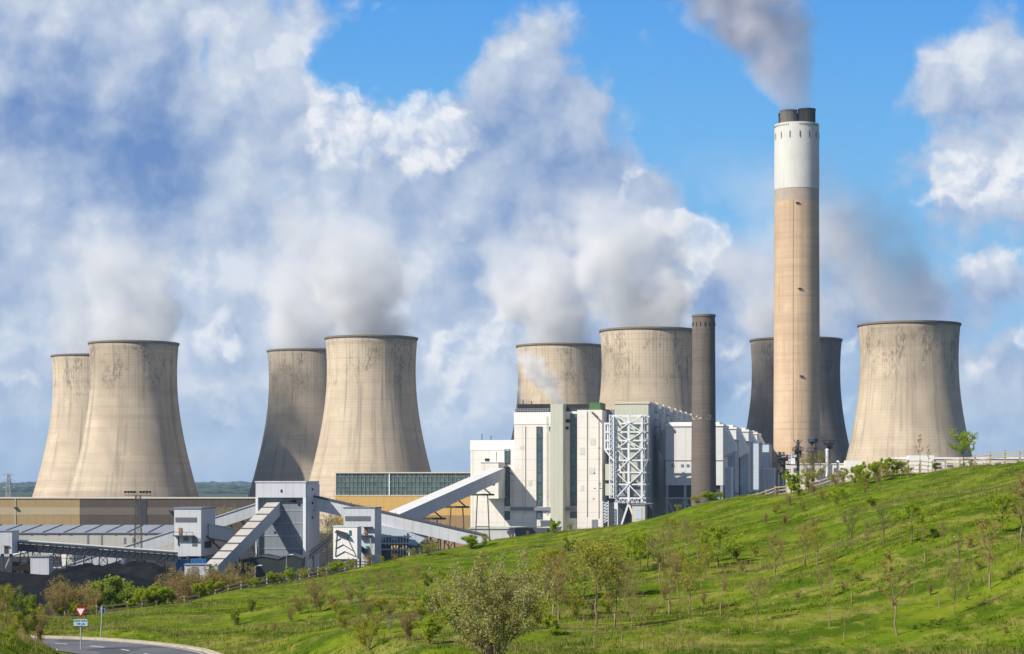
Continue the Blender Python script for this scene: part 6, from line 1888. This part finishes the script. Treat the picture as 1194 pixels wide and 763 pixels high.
# ------------------------------------------------------------------ grass
def build_grass(nt=24000, nb=7):
    r = np.random.RandomState(11)
    px = r.uniform(-60, 1270, nt * 3); u = r.uniform(0, 1, nt * 3)
    dc = np.interp(px, CX, CD)
    d = 76 + (dc + 4 - 76) * u ** 1.25
    x = (px - 597) / F * d
    keep = (np.sin(x * 0.31 + np.sin(d * 0.17) * 2) + np.sin(d * 0.23 + x * 0.11) + r.normal(0, 0.9, len(x))) > -0.3
    rd = road_dist(x, d)
    keep |= (x < -8) & (rd < 5.2) & (r.uniform(0, 1, len(x)) < 0.9)
    keep &= ~((x < -8) & (rd < 3.72))
    x = x[keep][:nt]; d = d[keep][:nt]; n = len(x)
    hT = r.uniform(0.06, 0.17, n) * np.where(r.uniform(0, 1, n) < 0.06, 1.9, 1.0)
    bx = np.repeat(x, nb) + r.normal(0, 0.13, n * nb); by = np.repeat(d, nb) + r.normal(0, 0.13, n * nb)
    bz = ground(bx, by) - 0.02
    h = np.repeat(hT, nb) * r.uniform(0.6, 1.25, n * nb)
    a = r.uniform(0, 2 * np.pi, n * nb); w = r.uniform(0.012, 0.032, n * nb)
    ln = r.normal(0, 0.45, (n * nb, 2)) * h[:, None]
    B = np.stack([bx, by, bz], 1); S = np.stack([np.cos(a) * w, np.sin(a) * w, 0 * w], 1)
    T = B + np.stack([ln[:, 0], ln[:, 1], h], 1)
    V = np.stack([B - S, B + S, T], 1).reshape(-1, 3)
    o = np_mesh('grass', V, np.arange(n * nb * 3).reshape(-1, 3), M['blade'])
    tag(o, 'tufts of rough grass covering the green hill', 'grass', kind='stuff')
build_grass()

def dry_grass(n=34000):
    """pale dead stems standing in loose drifts through the green"""
    r = np.random.RandomState(19)
    px = r.uniform(-60, 1270, n * 4); u = r.uniform(0, 1, n * 4)
    dc = np.interp(px, CX, CD)
    d = 76 + (dc + 5 - 76) * u ** 1.2
    x = (px - 597) / F * d
    pat = np.sin(x * 0.21 + 1.7 * np.sin(d * 0.13 + 1)) + np.sin(d * 0.41 - x * 0.17 + 2) + 0.8 * np.sin(x * 0.9 + d * 0.5) + r.normal(0, 0.45, len(x))
    keep = (pat > 1.05) & ~((x < -8) & (road_dist(x, d) < 4.6))
    x = x[keep][:n]; d = d[keep][:n]; n = len(x)
    z = ground(x, d) - 0.02
    h = r.uniform(0.14, 0.42, n); a = r.uniform(0, 2 * np.pi, n); w = r.uniform(0.010, 0.024, n)
    ln = r.normal(0, 0.30, (n, 2)) * h[:, None]
    B = np.stack([x, d, z], 1); S = np.stack([np.cos(a) * w, np.sin(a) * w, 0 * w], 1); T = B + np.stack([ln[:, 0], ln[:, 1], h], 1)
    V = np.stack([B - S, B + S, T], 1).reshape(-1, 3)
    tag(np_mesh('dry_grass', V, np.arange(n * 3).reshape(-1, 3), M['dry']), 'pale dead grass stems in drifts over the hill', 'grass', kind='stuff')
M['dry'] = leaf_mat('dry_stems', (0.44, 0.34, 0.14), (0.36, 0.26, 0.11), (0.28, 0.26, 0.06))
dry_grass()

# ------------------------------------------------------------------ far woods on the skyline
def far_woods():
    r = np.random.RandomState(3)
    n = 2600
    d = r.uniform(5000, 11500, n); px = r.uniform(-300, 700, n)
    x = (px - 597) / F * d
    keep = np.sin(x * 0.004 + d * 0.002) + np.sin(d * 0.0037) + r.normal(0, .5, n) > 0.1
    x = x[keep]; d = d[keep]; z = ground(x, d)
    base = np.array([[1, 0, .5], [0.3, .95, .6], [-.8, .6, .5], [-.8, -.6, .55], [0.3, -.95, .5], [0, 0, 1.1], [0, 0, 0]])
    fa = np.array([[0, 1, 5], [1, 2, 5], [2, 3, 5], [3, 4, 5], [4, 0, 5], [1, 0, 6], [2, 1, 6], [3, 2, 6], [4, 3, 6], [0, 4, 6]])
    V = []; Fa = []
    for i in range(len(x)):
        s = np.array([r.uniform(14, 50), r.uniform(8, 20), r.uniform(6, 13)])
        V.append(base * s * r.uniform(.8, 1.2, (7, 3)) + [x[i], d[i], z[i] - 0.5]); Fa.append(fa + 7 * i)
    o = np_mesh('far_woods', np.vstack(V), np.vstack(Fa), M['far_leaf'])
    tag(o, 'hazy woods on the low hills beyond the plant', 'woods', kind='stuff')
M['far_leaf'] = painted('far_foliage', (0.045, 0.060, 0.028), 0.95, 0.3, 0.02, 0.0)
far_woods()

# ------------------------------------------------------------------ steam and smoke
def plume(name, label, cat, base, H, r0, r1, lean, pw, dens, colour, nscale, seed, q=0.7, soft=0.9, fade=0.7, gain=1.2, cy=0.0, start=0.04, group='steam plumes over the cooling towers', ay=0.0, aniso=-0.2):
    m = bpy.data.materials.new(name + '_vapour')
    m.use_nodes = True
    t = m.node_tree; t.nodes.clear(); n = N(t)
    out = n.new('ShaderNodeOutputMaterial')
    vp = n.new('ShaderNodeVolumePrincipled')
    vp.inputs['Color'].default_value = tuple(colour) + (1,)
    vp.inputs['Anisotropy'].default_value = aniso
    t.links.new(vp.outputs[0], out.inputs['Volume'])
    p = n.new('ShaderNodeTexCoord').outputs['Object']
    wv = n.noise(n.v('ADD', p, (seed * 37.0, seed * 11.0, seed * 5.0)), nscale, 4, 0.55)
    x, y, z = n.xyz(p)
    tt = n.m('DIVIDE', z, H, clamp=True)
    cx = n.mul(n.m('POWER', tt, pw), lean)
    cyv = n.mul(tt, cy)
    rad = n.mad(n.m('POWER', tt, q), r1 - r0, r0)
    dx = n.sub(x, cx); dy = n.sub(y, cyv)
    dist = n.m('DIVIDE', n.m('SQRT', n.add(n.mul(dx, dx), n.mul(dy, dy))), rad)
    core = n.sub(1.0, dist)
    amp = n.mad(n.ss(tt, 0.0, 0.35), gain * 0.7, gain * 0.3)
    v = n.mad(n.sub(wv, 0.5), n.mul(amp, 2.0), core)
    den = n.ss(v, 0.0, soft)
    den = n.mul(den, n.ss(tt, 0.0, start))
    den = n.mul(den, n.ss(tt, 1.0, 1.0 - fade))
    n.put(vp.inputs['Density'], n.mul(den, dens))
    # closed skin that follows the plume
    K = 14; n_ = 24; V = []; Fa = []
    r = random.Random(seed)
    for k in range(K + 1):
        f = k / K; c = (lean * f ** pw, cy * f); rr = (r0 + (r1 - r0) * f ** q) * (1.02 + 0.42 * min(1, f * 3))
        for i in range(n_):
            a = 2 * math.pi * i / n_
            V.append((c[0] + rr * math.cos(a), c[1] + rr * math.sin(a), H * f))
    for k in range(K):
        for i in range(n_):
            j = (i + 1) % n_
            Fa.append((k * n_ + i, k * n_ + j, (k + 1) * n_ + j, (k + 1) * n_ + i))
    me = bpy.data.meshes.new(name)
    Fa.append(tuple(range(n_ - 1, -1, -1))); Fa.append(tuple(K * n_ + i for i in range(n_)))
    me.from_pydata(V, [], Fa)
    me.materials.append(m)
    o = bpy.data.objects.new(name, me); COL.objects.link(o)
    o.location = base
    return tag(o, label, cat, group)
def tw_base(k, dz=108.0):
    t, d = TW[k]
    return (t.location.x, t.location.y, dz)
ST = (0.984, 0.990, 1.0)
PLUMES = [
    ('h', 108, 24.5, 58, -88, 1.25, 0.017, 'steam drifting left from the rightmost cooling tower', 8),
    ('g', 80, 24.5, 40, -45, 1.3, 0.034, 'steam above the dark cooling tower behind the tall chimney', 7),
    ('f', 95, 24.5, 46, -35, 1.3, 0.07, 'grey steam above the cooling tower beside the short grey stack', 6),
    ('e', 85, 24.5, 42, -24, 1.3, 0.065, 'steam above the cooling tower behind the boiler house', 5),
    ('d', 90, 24.5, 38, -26, 1.2, 0.075, 'pale steam rising straight from the big sunlit tower by the ochre hall', 4),
    ('c', 80, 24.5, 36, -20, 1.2, 0.055, 'pale steam above the greyish cooling tower', 3),
    ('b', 85, 24.5, 36, -14, 1.2, 0.06, 'pale steam above the leftmost full cooling tower', 2),
    ('a', 75, 24.5, 34, -14, 1.2, 0.03, 'thin steam above the farthest left cooling tower', 1)]
for (k, H, r0, r1, lean, pw, dens, lab, sd_) in PLUMES:
    plume('steam_plume', lab, 'steam', tw_base(k), H, r0, r1, lean, pw, dens, ST, 0.036, sd_, fade=0.7, soft=0.55, start=0.04, gain=1.7)
cb = ((929 - 597) / F * 982, 982 - 1.0, EYE + (HOR - 132.5) / F * 982)
plume('smoke_plume', 'dense lilac grey smoke blowing up and left from the tall chimney', 'smoke', cb, 150, 8.6, 78, -84, 1.15, 0.062, (0.935, 0.922, 0.988), 0.065, 21, q=0.95, soft=0.55, fade=0.35, gain=1.0, start=0.03, group=None)
wb = at(657, 476, 826)
plume('steam_wisp', 'small bluish steam wisp curling left from the boiler house roof', 'steam', wb, 25, 2.0, 7.5, -17, 0.9, 0.20, ST, 0.16, 31, soft=0.5, fade=0.35, gain=1.7, start=0.08, group='steam wisps on the boiler house roof')
wb = at(614, 472, 832)
plume('steam_wisp', 'thin steam wisp above the left end of the boiler house roof', 'steam', wb, 9, 1.0, 2.6, -3, 0.9, 0.12, ST, 0.3, 32, soft=0.6, fade=0.5, gain=1.2, start=0.1, group='steam wisps on the boiler house roof')

# ------------------------------------------------------------------ air
HAZE = 5.5e-5
m = bpy.data.materials.new('haze_air'); m.use_nodes = True
m.node_tree.nodes.clear()
o_ = m.node_tree.nodes.new('ShaderNodeOutputMaterial'); v_ = m.node_tree.nodes.new('ShaderNodeVolumePrincipled')
v_.inputs['Color'].default_value = (0.48, 0.71, 1.0, 1)
v_.inputs['Density'].default_value = HAZE
m.node_tree.links.new(v_.outputs[0], o_.inputs['Volume'])
hz = MB().box(-13500, 13500, -13500, 13500, -60, 380).build('haze', m)
tag(hz, kind='stuff')
